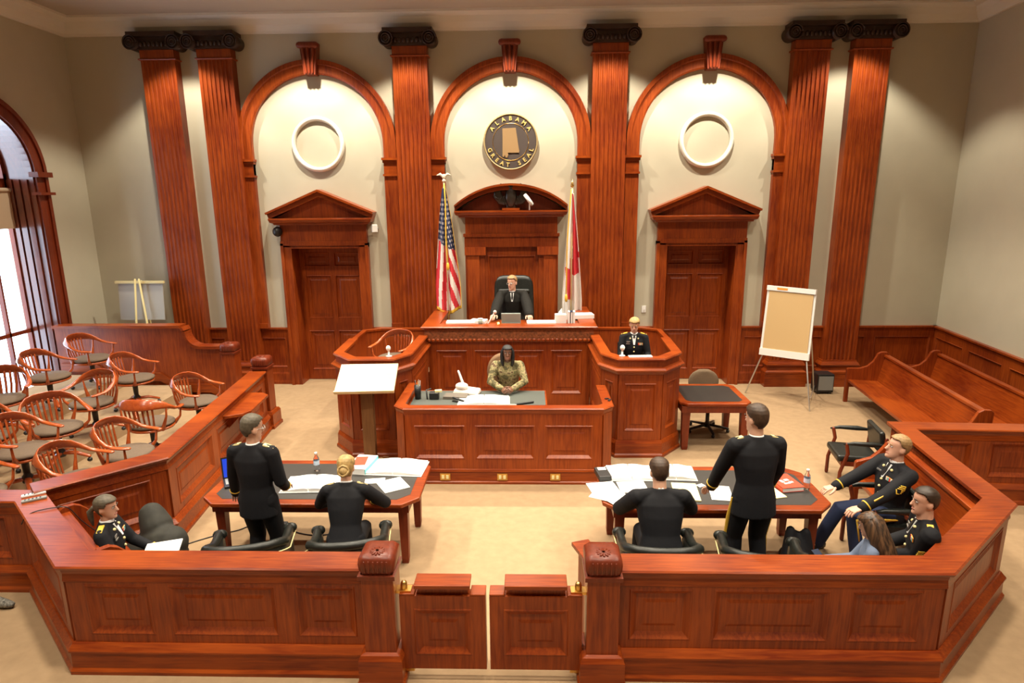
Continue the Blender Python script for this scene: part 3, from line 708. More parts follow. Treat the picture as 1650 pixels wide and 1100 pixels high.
# ------------------------------------------------------------------ clerk's desk
t = T('clerk_desk', 'cherry clerk\'s desk with raised rim in front of the bench', 'desk', (0, -4.2, 0))
P = [(-1.44, -3.62), (-1.44, -4.66), (-1.32, -4.78), (1.32, -4.78), (1.44, -4.66), (1.44, -3.75)]
mb = MB(); mb.sweep(P, [(0, 0), (0, 1.06), (-.07, 1.06), (-.07, 0)]); t.part('carcass', mb, 'wood')
for i in range(5):
    L = (Vector(P[i+1])-Vector(P[i])).length; mb = MB()
    ops = [(.12, .80, .36, .84), (.94, 1.74, .36, .84), (1.88, 2.52, .36, .84)] if i == 2 else ([(.1, L-.1, .36, .84)] if L > .4 else [])
    mb.panels(P[i], P[i+1], 0, 1.0, ops, d=.03, bev=.05); t.part('panelled_face', mb, 'wood')
mb = MB(); mb.sweep(P, [(0, 0), (.05, 0), (.05, .03), (.035, .04), (.03, .17), (.045, .18), (.04, .21), (0, .23)]); t.part('base_moulding', mb, 'wood_x')
mb = MB(); mb.sweep(P, [(-.10, 1.05), (-.10, 1.085), (.035, 1.085), (.05, 1.07), (.035, 1.045), (.02, .98), (.0, .97), (0, 1.04)]); t.part('cap_rail', mb, 'wood_x')
mb = MB(); mb.box(-1.36, .60, -4.70, -3.62, .92, .965); t.part('desk_top', mb, 'wood_x')
mb = MB(); mb.box(-1.34, .58, -4.69, -3.66, .965, .970); t.part('writing_surface', mb, 'blotter')
mb = MB(); mb.box(-1.36, 1.36, -4.70, -2.17, 0, .20); t.part('platform', mb, 'carpet')
for x, k in ((-.80, 'left'), (-.02, 'middle'), (.70, 'right')):
    tt = T('outlet_plate', 'brass outlet plate on the clerk desk base, %s one of three' % k, 'outlet', (x, -4.82, .1), 'outlet plates on the clerk desk base')
    mb = MB(); mb.box(x-.07, x+.07, -4.826, -4.812, .055, .155); tt.part('plate', mb, 'brass', bevel=.003)
    for dx in (-.03, .03):
        mb = MB(); mb.box(x+dx-.017, x+dx+.017, -4.832, -4.826, .08, .13); tt.part('socket', mb, 'yellow')

# ------------------------------------------------------------------ tables
def counsel_table(x0, x1, y0, y1, label, name='counsel_table', h=.76, ch=.16, legw=.075, inset=.14):
    t = T(name, label, 'table', ((x0+x1)/2, (y0+y1)/2, 0))
    def oct_(e, c): return [(x0+e, y0+e+c), (x0+e+c, y0+e), (x1-e-c, y0+e), (x1-e, y0+e+c), (x1-e, y1-e-c), (x1-e-c, y1-e), (x0+e+c, y1-e), (x0+e, y1-e-c)]
    mb = MB(); mb.prism(oct_(0, ch), 'z', h-.045, h); t.part('top', mb, 'wood_x', bevel=.012)
    mb = MB(); mb.prism(oct_(.11, ch*.75), 'z', h, h+.002); t.part('black_inlay', mb, 'laminate')
    mb = MB(); mb.box(x0+inset-.03, x1-inset+.03, y0+inset-.03, y1-inset+.03, h-.15, h-.045); t.part('apron', mb, 'wood_mahog')
    for sx in (0, 1):
        for sy in (0, 1):
            cx = (x0+inset+legw/2) if sx == 0 else (x1-inset-legw/2); cy = (y0+inset+legw/2) if sy == 0 else (y1-inset-legw/2)
            mb = MB(); rings = [[(cx+a*k, cy+b*k, z) for a, b in ((-1, -1), (1, -1), (1, 1), (-1, 1))] for k, z in ((legw*.42, 0), (legw*.52, .06), (legw*.5, .065), (legw*.66, h-.15), (legw*.72, h-.045))]
            mb.quadstrip(rings); t.part('leg', mb, 'wood_mahog')
    return t
counsel_table(-3.10, -.80, -6.90, -5.78, 'left counsel table with laptop and open binders')
counsel_table(1.10, 3.42, -6.98, -5.93, 'right counsel table with fanned papers and red book')
counsel_table(2.64, 3.72, -3.66, -2.60, 'small black-topped table beside the right witness box', 'side_table', h=.76, ch=.10, inset=.05, legw=.09)
# lectern
t = T('lectern', 'pale slant-topped lectern in front of the left witness box', 'lectern', (-1.95, -4.25, 0))
mb = MB(); mb.cbox((-1.94, -4.27, 1.34), .82, .62, .035, R(4), R(24)); t.part('slant_top', mb, 'wood_pale', bevel=.006)
mb = MB(); mb.cbox((-1.92, -4.56, 1.235), .82, .02, .035, R(4), R(24)); t.part('book_ledge', mb, 'wood_pale')
mb = MB(); mb.quadstrip([[(-1.95+a*k, -4.28+b*k*.6, z) for a, b in ((-1, -1), (1, -1), (1, 1), (-1, 1))] for k, z in ((.085, .06), (.085, 1.0), (.085, 1.27))]); t.part('column', mb, 'wood_brown', bevel=.004)
mb = MB(); mb.box(-2.15, -1.75, -4.34, -4.22, 0, .06); mb.box(-2.15, -2.06, -4.55, -4.0, 0, .06); mb.box(-1.84, -1.75, -4.55, -4.0, 0, .06); t.part('foot', mb, 'wood_brown', bevel=.01)
# flip chart easel
t = T('flip_chart', 'white flip chart easel holding a tan paper pad', 'flip chart', (5.1, -1.3, 0))
TL, TR, BLc, BRc = map(Vector, ((4.86, -.80, 2.16), (5.48, -1.46, 2.16), (4.78, -.86, .83), (5.42, -1.56, .88)))
nn = (TR-TL).cross(BLc-TL).normalized(); nn = -nn if nn.y > 0 else nn
def pl(a, b): return TL.lerp(TR, a).lerp(BLc.lerp(BRc, a), b)
def board(mb, a0, a1, b0, b1, e0, e1): mb.quadstrip([[pl(a0, b0)+nn*e, pl(a1, b0)+nn*e, pl(a1, b1)+nn*e, pl(a0, b1)+nn*e] for e in (e0, e1)])
mb = MB(); board(mb, 0, 1, 0, 1, -.02, 0); t.part('board', mb, 'white')
mb = MB(); board(mb, .055, .955, .075, .90, 0, .014); t.part('paper_pad', mb, 'corkpaper')
mb = MB(); board(mb, .0, 1, .0, .065, 0, .03); t.part('clamp_bar', mb, 'white')
mb = MB(); board(mb, .22, .44, .018, .048, .03, .034); t.part('orange_label', mb, 'orange')
mb = MB(); board(mb, .0, 1, .90, 1.0, 0, .025); t.part('pen_tray', mb, 'white')
for top, bot in ((pl(.06, .98), (4.62, -.70, 0)), (pl(.94, .98), (5.41, -1.80, 0)), (pl(.94, .5)-nn*.03, (6.0, -.62, 0))):
    mb = MB(); mb.tube([top-nn*.02, bot], .014, 8); t.part('leg', mb, 'silver')
mb = MB(); mb.tube([Vector((5.41, -1.78, .25)), Vector((5.98, -.66, .14))], .007, 6); t.part('brace', mb, 'silver')
# easel behind the jury box
t = T('display_easel', 'brass easel with white board behind the jury box wall', 'easel', (-7.4, -.5, 0))
mb = MB(); mb.cbox((-7.38, -.52, 1.86), .90, .015, .74, 0, R(-6)); t.part('board', mb, plain('pale grey board', (.44, .42, .37), .5))
mb = MB(); mb.cbox((-7.38, -.505, 2.24), .98, .05, .045); t.part('top_bar', mb, 'goldpale')
for a, b in (((-7.42, -.58, 2.3), (-7.50, -.85, 0)), ((-7.34, -.58, 2.3), (-7.05, -.85, 0)), ((-7.38, -.45, 2.25), (-7.4, -.12, 0))):
    mb = MB(); mb.tube([a, b], .02, 8); t.part('leg', mb, 'goldpale')
# black floor box beside the pews
t = T('speaker_box', 'black box on the floor between flip chart and pews', 'box', (6.12, -.62, 0))
mb = MB(); mb.box(5.98, 6.30, -.78, -.48, .03, .40); t.part('case', mb, 'black', bevel=.015)
mb = MB(); mb.box(6.0, 6.28, -.785, -.77, .08, .36); t.part('grille', mb, 'grey')
mb = MB()
for dx in (.05, .27): mb.box(5.98+dx-.02, 5.98+dx+.02, -.76, -.5, 0, .03)
t.part('foot', mb, 'black')

# ------------------------------------------------------------------ pews
def pew(label, org, rz, L, dep=.62, back=.95, group='wooden pews', ends=2):
    t = empty('wooden_pew', label, 'pew', (org[0], org[1], 0), rz, group)
    prof = [(0, 0), (.07, 0), (.07, .30), (dep-.10, .30), (dep-.10, 0), (dep, 0), (dep+.02, back), (dep-.02, back+.035), (dep-.11, back+.035), (dep-.17, back), (dep-.24, .80), (dep-.33, .71), (dep-.45, .665), (0.02, .66), (0, .64)]
    for x in (0, L-.06)[:ends]:
        mb = MB(); mb.prism(prof, 'x', x, x+.06); mb.obj('end_panel', 'wood', t, None, .008)
    mb = MB(); mb.quadstrip([[(x, .03, .40), (x, .03, .445), (x, .30, .435), (x, dep-.12, .43), (x, dep-.12, .385), (x, .3, .39)] for x in (.06, L-.06)]); mb.obj('seat', 'wood_x', t)
    mb = MB(); mb.quadstrip([[(x, dep-.14, .40), (x, dep-.10, .40), (x, dep-.005, back-.05), (x, dep-.045, back-.05)] for x in (.06, L-.06)]); mb.obj('backrest', 'wood_x', t)
    mb = MB(); mb.box(.06, L-.06, dep-.07, dep+.02, back-.06, back-.015); mb.obj('top_rail', 'wood_x', t, None, .008)
    return t
pew('front one of two wooden pews along the right wall', (6.28, -1.2), R(-97), 3.35, .68)
pew('rear wooden pew hugging the right wall wainscot', (7.30, -1.1), R(-97), 3.9, .68)
pew('wooden pew inside the right railing behind the sergeant', (4.32, -5.48), R(-96.5), 1.74, .50, .90, ends=1)
pew('short wooden pew under the soldier in the right corner', (3.98, -7.38), R(220.2), .62, .42, .80, ends=0)
pew('wooden pew inside the left railing where the ponytailed woman sits', (-3.03, -7.72), R(138.7), 1.20, .46, .88)
# ------------------------------------------------------------------ chairs
def jury_chair_proto():
    t = empty('jury_chair', None, 'chair')
    mb = MB(); mb.lathe([(0, -.035), (.20, -.035), (.245, -.02), (.25, .0), (.23, .012), (0, .014)], n=24)
    mb.v = [(x*1.02, y*.98+.01, z+.44) for x, y, z in mb.v]; mb.obj('seat', 'wood_chair', t)
    mb = MB(); mb.lathe([(0, .0), (.22, .0), (.248, .015), (.25, .035), (.22, .055), (0, .06)], n=24)
    mb.v = [(x, y*.98+.015, z+.452) for x, y, z in mb.v]; mb.obj('cushion', 'cushion', t)
    half = [(0, -.265, .825, .155, .024), (.09, -.255, .825, .152, .024), (.175, -.22, .818, .135, .025), (.245, -.155, .79, .10, .028), (.285, -.08, .745, .06, .036), (.300, .0, .695, .042, .048), (.303, .08, .672, .034, .056), (.295, .16, .664, .032, .060), (.28, .215, .66, .030, .054)]
    pts = [(-x, y, z) for x, y, z, h, th in half[::-1]][:-1]+[(x, y, z) for x, y, z, h, th in half]
    rad = [(h/2, th/2) for x, y, z, h, th in half[::-1]][:-1]+[(h/2, th/2) for x, y, z, h, th in half]
    mb = MB(); mb.tube(pts, rad, 12, up=(0, 0, 1)); mb.obj('back_and_arm_rail', 'wood_chair', t)
    for k in range(-3, 4):
        mb = MB(); x = k*.052; mb.tube([(x*.85, -.195+abs(k)*.004, .45), (x*1.0, -.235+abs(k)*.007, .62), (x*1.05, -.255+abs(k)*.008, .79)], (.013), 6, flat=.7, up=(1, 0, 0)); mb.obj('spindle', 'wood_chair', t)
    for s in (-1, 1):
        mb = MB(); mb.tube([(s*.215, .12, .44), (s*.27, .16, .52), (s*.285, .17, .65)], (.028, .014), 8, up=(0, 1, 0)); mb.obj('arm_post', 'wood_chair', t)
        mb = MB(); mb.tube([(s*.20, -.12, .44), (s*.262, -.13, .62), (s*.27, -.12, .76)], (.028, .013), 8, up=(0, 1, 0)); mb.obj('back_post', 'wood_chair', t)
    mb = MB(); mb.lathe([(.12, .41), (.10, .38), (.035, .36), (.03, .20), (.05, .17), (.05, .10), (0, .09)], n=14); mb.obj('pedestal', 'blackm', t)
    for k in range(4):
        a = PI/4+k*PI/2; c, s = math.cos(a), math.sin(a)
        mb = MB(); mb.tube([(.03*c, .03*s, .145), (.15*c, .15*s, .135), (.28*c, .28*s, .075)], [(.026, .035), (.022, .03), (.018, .022)], 8, up=(0, 0, 1)); leg = mb.obj('base_leg', 'wood_chair', t)
        mb = MB(); mb.ell((.28*c, .28*s, .028), .028, .028, .028, 8); mb.obj('caster', 'black', leg)
    return t
def facing(deg): return R(deg-90)
proto = jury_chair_proto()
JC = [  # x, y of the seat, floor level, facing direction in degrees, label
    (-4.84, -3.50, .26, -6, 'jury chair in the front row nearest the far newel posts'),
    (-4.66, -5.56, .26, 0, 'front row jury chair beside the bend of the jury railing'),
    (-4.76, -6.34, .26, 6, 'front row jury chair in the near corner of the jury box'),
    (-4.98, -4.50, .26, 92, 'front row jury chair turned round with its back to the gallery'),
    (-6.02, -4.16, .46, -105, 'middle row jury chair with arms towards the viewer'),
    (-5.78, -5.22, .46, -32, 'middle row jury chair with fanned spindles, behind the bend'),
    (-6.18, -2.92, .46, 4, 'middle row jury chair closest to the stepped jury wall'),
    (-5.62, -5.98, .46, -4, 'middle row jury chair near the left edge of view, arms towards railing'),
    (-7.26, -2.36, .66, 0, 'back row jury chair in front of the stepped wall by the window'),
    (-7.14, -3.52, .66, 6, 'back row jury chair with bright window light behind its spindles'),
    (-6.95, -4.66, .66, -55, 'back row jury chair at the left edge below the window'),
    (-6.45, -5.60, .46, -30, 'jury chair cut by the left edge, beyond the middle row'),
    (-5.62, -6.72, .26, -5, 'jury chair lowest at the left edge, only arm showing'),
]
GJ = 'wooden swivel chairs in the jury box'
for i, (x, y, z, f, l) in enumerate(JC):
    o = proto if i == 0 else copy_tree(proto)
    o.location = (x, y, z); o.rotation_euler = (0, 0, facing(f)); o.scale = (1.17, 1.17, 1.04); o['label'] = l; o['group'] = GJ
o = copy_tree(proto); o.name = 'witness_chair'; o.location = (-1.98, -2.25, .62); o.rotation_euler = (0, 0, facing(-118)); o.scale = (1.17, 1.17, 1.08); o['label'] = 'empty wooden armchair inside the left witness box'
if 'group' in o: del o['group']

def leather_chair_proto():
    t = empty('leather_armchair', None, 'chair')
    half = [(0, -.30, .855), (.10, -.295, .855), (.20, -.275, .85), (.27, -.225, .83), (.30, -.13, .775), (.308, -.03, .725), (.312, .08, .71), (.315, .18, .71), (.315, .25, .70)]
    pth = [(-x, y, z) for x, y, z in half[::-1]][:-1]+half
    mb = MB(); rings = []
    for i, (x, y, z) in enumerate(pth):
        a = Vector(pth[max(0, i-1)][:2]); b = Vector(pth[min(len(pth)-1, i+1)][:2]); d = (b-a).normalized(); nn = Vector((d.y, -d.x)) # outward
        lean = .06*max(0, -y/.3)
        q = []
        for e, zz in ((-.035, .40), (.03, .40), (.03+lean*.6, (z+.4)/2), (.03+lean, z), (-.035+lean, z), (-.045+lean*.5, (z+.4)/2)):
            q.append((x+nn.x*e*(0.9), y+nn.y*e, zz))
        rings.append(q)
    mb.sm = True; mb.quadstrip(rings); sh = mb.obj('back_shell', 'leather', t)
    mb = MB(); P = []
    for i, (x, y, z) in enumerate(pth):
        a = Vector(pth[max(0, i-1)][:2]); b = Vector(pth[min(len(pth)-1, i+1)][:2]); d = (b-a).normalized(); nn = Vector((d.y, -d.x)); lean = .06*max(0, -y/.3)
        P.append((x+nn.x*(lean+.005), y+nn.y*(lean+.005), z))
    mb.tube(P, [.040]*len(P), 12, up=(0, 0, 1))
    for s in (0, -1): mb.tube([(P[s][0]-.02, P[s][1]+.005, P[s][2]-.005), (P[s][0]+.02, P[s][1]+.005, P[s][2]-.005)], .046, 12)
    mb.obj('rolled_top', 'leather', t)
    mb = MB(); mb.tube([(x*1.14, y*1.135-.012, z-.055) for x, y, z in P], .006, 6); mb.obj('nail_trim', 'goldpale', t)
    mb = MB(); mb.cbox((0, .02, .425), .54, .54, .13); mb.obj('seat', 'leather', t, None, .045)
    mb = MB(); mb.box(-.27, .27, -.24, .26, .33, .37); mb.obj('seat_rail', 'wood_mahog', t, None, .01)
    mb = MB(); mb.lathe([(.09, .33), (.035, .31), (.03, .18), (.05, .15), (.05, .09), (0, .08)], n=14); mb.obj('pedestal', 'blackm', t)
    for k in range(5):
        a = PI/2+k*2*PI/5; c, s = math.cos(a), math.sin(a)
        mb = MB(); mb.tube([(.03*c, .03*s, .12), (.16*c, .16*s, .115), (.29*c, .29*s, .07)], [(.024, .03), (.022, .028), (.018, .022)], 8, up=(0, 0, 1)); leg = mb.obj('base_leg', 'wood_mahog', t)
        mb = MB(); mb.ell((.29*c, .29*s, .028), .028, .028, .028, 8); mb.obj('caster', 'black', leg)
    return t
lc = leather_chair_proto()
for i, (x, y, f, l) in enumerate(((-2.24, -7.57, 103, 'black leather armchair behind the standing officer at the left table'),
                                  (-1.33, -7.50, 100, 'black leather armchair under the blond officer at the left table'),
                                  (1.52, -7.56, 89, 'black leather armchair under the seated officer at the right table'),
                                  (2.42, -7.66, 80, 'black leather armchair behind the tall standing officer at the right table'))):
    o = lc if i == 0 else copy_tree(lc)
    o.location = (x, y, 0); o.rotation_euler = (0, 0, facing(f)); o['label'] = l; o['group'] = 'black leather armchairs at the counsel tables'

def guest_chair(x, y, f, label):
    t = empty('guest_armchair', label, 'chair', (x, y, 0), facing(f), 'wood-framed black armchairs on the right')
    mb = MB(); mb.cbox((0, .02, .43), .54, .52, .09); mb.obj('seat', 'leather', t, None, .03)
    mb = MB(); mb.cbox((0, -.25, .66), .54, .07, .34, 0, R(-10)); mb.obj('backrest', 'leather', t, None, .03)
    for s in (-1, 1):
        mb = MB(); mb.tube([(s*.30, -.26, .66), (s*.31, -.1, .67), (s*.31, .12, .67), (s*.30, .24, .65)], (.018, .035), 10, up=(0, 0, 1)); mb.obj('arm', 'leather', t)
        mb = MB(); mb.tube([(s*.30, .20, .65), (s*.29, .17, .52), (s*.28, .24, .25), (s*.28, .24, .02)], .024, 8); mb.obj('front_leg', 'wood_mahog', t)
        mb = MB(); mb.tube([(s*.29, -.27, .74), (s*.28, -.25, .42), (s*.28, -.31, .02)], .023, 8); mb.obj('rear_leg', 'wood_mahog', t)
    mb = MB(); mb.box(-.28, .28, .2, .24, .34, .40); mb.box(-.28, .28, -.26, -.22, .34, .40); mb.box(-.28, -.24, -.24, .22, .34, .40); mb.box(.24, .28, -.24, .22, .34, .40); mb.obj('seat_rail', 'wood_mahog', t)
guest_chair(4.10, -6.52, 176, 'wood-framed black armchair holding the sergeant')
guest_chair(4.72, -4.72, 170, 'empty wood-framed black armchair beyond the folded right railing')
guest_chair(3.46, -7.68, 158, 'wood-framed armchair under the long-haired woman')
bpy.data.objects['guest_armchair.002'].scale = (.95, .9, .76)

# swivel office chair
t = empty('office_chair', 'brown and black swivel office chair behind the small side table', 'chair', (3.30, -2.78, 0), facing(-88)); t.scale = (1.1, 1.1, 1.02)
mb = MB(); mb.cbox((0, .02, .47), .50, .48, .08); mb.obj('seat', 'officefab', t, None, .035)
mb = MB(); mb.cbox((0, .02, .415), .46, .44, .04); mb.obj('seat_shell', 'black', t, None, .015)
mb = MB(); rr = []
for k in range(9):
    z = .60+.34*k/8; w_ = .235*math.sqrt(max(.02, 1-((k/8-.42)/.62)**2)) ; rr.append([(w_*math.cos(a*PI/8), -.27-.05*k/8-.05*math.sin(a*PI/8)*0+(.03 if a > 8 else -.03)*abs(math.sin(a*PI/8)), z) for a in range(16)])
mb.sm = True; mb.quadstrip(rr); mb.obj('backrest', 'officefab', t)
mb = MB(); mb.tube([(0, -.15, .42), (0, -.30, .45), (0, -.32, .66)], (.035, .012), 8, up=(1, 0, 0)); mb.obj('back_bracket', 'black', t)
mb = MB(); mb.lathe([(.06, .40), (.03, .38), (.028, .16), (.045, .13), (.045, .07), (0, .06)], n=14); mb.obj('column', 'black', t)
for k in range(5):
    a = PI/2+k*2*PI/5; c, s = math.cos(a), math.sin(a)
    mb = MB(); mb.tube([(.03*c, .03*s, .11), (.30*c, .30*s, .07)], [(.022, .03), (.018, .022)], 8, up=(0, 0, 1)); leg = mb.obj('base_leg', 'black', t)
    mb = MB(); mb.ell((.30*c, .30*s, .028), .028, .028, .028, 8); mb.obj('caster', 'black', leg)
# judge's high chair and clerk's chair
t = empty('judge_chair', 'tall black leather chair behind the judge', 'chair', (.05, -.80, .97), facing(-90))
mb = MB(); mb.cbox((0, .02, .47), .56, .54, .12); mb.obj('seat', 'leather', t, None, .04)
mb = MB(); rr = []
for k in range(11):
    f_ = k/10; z = .52+.79*f_; w_ = .40*(1-.06*f_)*(1 if k < 9 else (.97 if k == 9 else .86)); y = -.24-.10*f_
    rr.append([(w_*math.copysign(abs(math.cos(a*PI/10))**.35, math.cos(a*PI/10)), y+.065*math.copysign(abs(math.sin(a*PI/10))**.6, math.sin(a*PI/10)), z+(.05*(1-(math.cos(a*PI/10))**2) if k > 8 else 0)) for a in range(20)])
mb.sm = True; mb.quadstrip(rr); mb.obj('backrest', 'leather', t)
mb = MB(); mb.tube([(-.27, -.262, 1.06), (.27, -.262, 1.06)], .05, 12); mb.obj('headrest_roll', 'leather', t)
for s in (-1, 1):
    mb = MB(); mb.tube([(s*.31, -.22, .66), (s*.32, .18, .66), (s*.31, .2, .50)], (.03, .03), 8); mb.obj('arm', 'leather', t)
mb = MB(); mb.lathe([(.1, .41), (.03, .38), (.03, .12), (.30, .05), (.31, 0), (0, 0)], n=16); mb.obj('pedestal', 'blackm', t)
t = empty('clerk_chair', 'brown fabric chair behind the camouflaged clerk', 'chair', (-.08, -3.36, .20), facing(-90)); t.scale = (1, 1, 1.08)
mb = MB(); mb.cbox((0, .04, .47), .50, .48, .08); mb.obj('seat', 'officefab', t, None, .035)
mb = MB(); mb.lathe([(0, -.03), (.2, -.03), (.245, 0), (.2, .03), (0, .03)], n=24); mb.v = [(x, z-.30, y*1.15+.84) for x, y, z in mb.v]; mb.obj('backrest', plain('tan chair fabric', (.20, .11, .055), .85), t)
mb = MB(); mb.tube([(0, -.1, .42), (0, -.33, .46), (0, -.33, .8)], (.03, .012), 8, up=(1, 0, 0)); mb.lathe([(.06, .43), (.03, .40), (.03, .12), (.28, .05), (.29, 0), (0, 0)], n=16); mb.obj('pedestal', 'black', t)
t = empty('officer_chair', 'dark chair hidden under the officer in the right witness box', 'chair', (2.03, -2.75, .62), facing(-95))
mb = MB(); mb.cbox((0, 0, .44), .48, .48, .06); mb.obj('seat', 'leather', t, None, .02)
mb = MB(); mb.cbox((0, -.26, .68), .46, .04, .30); mb.obj('backrest', 'leather', t, None, .015)
for sx in (-1, 1):
    for sy in (-1, 1):
        mb = MB(); mb.tube([(sx*.2, sy*.2, .42), (sx*.22, sy*.22, .0)], .02, 8, round_=False); mb.obj('leg', 'blackm', t)

# ------------------------------------------------------------------ people
HEADP = [(-.118, .074, .030, .022), (-.108, .086, .010, .038), (-.088, .090, -.030, .050), (-.066, .092, -.055, .057), (-.040, .088, -.078, .064), (-.015, .087, -.092, .070), (.005, .084, -.098, .073), (.030, .092, -.102, .076), (.055, .090, -.101, .077), (.078, .078, -.090, .070), (.098, .052, -.068, .054), (.112, .018, -.040, .030), (.118, -.005, -.018, .008)]
def head_rings(grow=0, n=24, fine=1, zmin=-1, zmax=1):
    rows = []
    for i in range(len(HEADP)-1):
        for k in range(fine):
            f = k/fine; rows.append([a+(b-a)*f for a, b in zip(HEADP[i], HEADP[i+1])])
    rows.append(list(HEADP[-1])); out = []
    for z, f, b, hw in rows:
        if z < zmin or z > zmax: continue
        zz = z+grow*(z/.118 if z > 0 else 0)
        c = (f+b)/2; sy = (f-b)/2+grow; sx = hw+grow
        out.append([Vector((sx*math.sin(2*PI*k/n), c+sy*math.cos(2*PI*k/n), zz)) for k in range(n)])
    return out
def ik(a, t, l1, l2, pole):
    d = t-a; L = min(d.length, (l1+l2)*.998); u = d.normalized(); x = (l1*l1-l2*l2+L*L)/(2*L); h = math.sqrt(max(0, l1*l1-x*x))
    p = pole-u*pole.dot(u); p.normalize(); return a+u*x+p*h, a+u*L
def hand(mb, fin, w_, d, nrm, thumb, S=1.0, curl=.35):
    # palm goes into mb (fused with the arm), fingers and thumb into fin
    d = d.normalized(); nrm = (nrm-d*nrm.dot(d)).normalized(); sd = d.cross(nrm)*thumb
    mb.tube([w_, w_+d*.04*S, w_+d*.085*S], [(.026*S, .02*S), (.04*S, .016*S), (.040*S, .014*S)], 10, up=sd)
    for i, (o, l) in enumerate(((.030, .068), (.010, .078), (-.011, .072), (-.031, .056))):
        b = w_+d*.078*S+sd*o*S; sp = sd*(o*.35); dd = (d+sp).normalized()
        c1 = curl*(.8+.12*i); d1 = (dd*math.cos(c1)+nrm*math.sin(c1)).normalized(); d2 = (dd*math.cos(c1*2)+nrm*math.sin(c1*2)).normalized(); d3 = (dd*math.cos(c1*2.7)+nrm*math.sin(c1*2.7)).normalized()
        p1 = b+d1*l*.45*S; p2 = p1+d2*l*.32*S; p3 = p2+d3*l*.23*S
        fin.tube([b, p1, p2, p3], [.0092*S, .0086*S, .008*S, .0065*S], 8)
    b = w_+d*.022*S+sd*.030*S; d1 = (d*.75+sd*.62+nrm*.25).normalized(); p1 = b+d1*.040*S; p2 = p1+(d*.92+sd*.25+nrm*.3).normalized()*.032*S; p3 = p2+(d*.95+nrm*.35).normalized()*.02*S
    fin.tube([b-d1*.012*S, p1, p2, p3], [.013*S, .0105*S, .0095*S, .007*S], 8)
OUT = {'dress': ('navy', 'navy'), 'dressblue': ('navy', 'navyblue'), 'robe': ('robe', 'robe'), 'camo': ('camo', 'camo'), 'casual': ('denim', 'denim'), 'suit': ('navy', 'navy')}
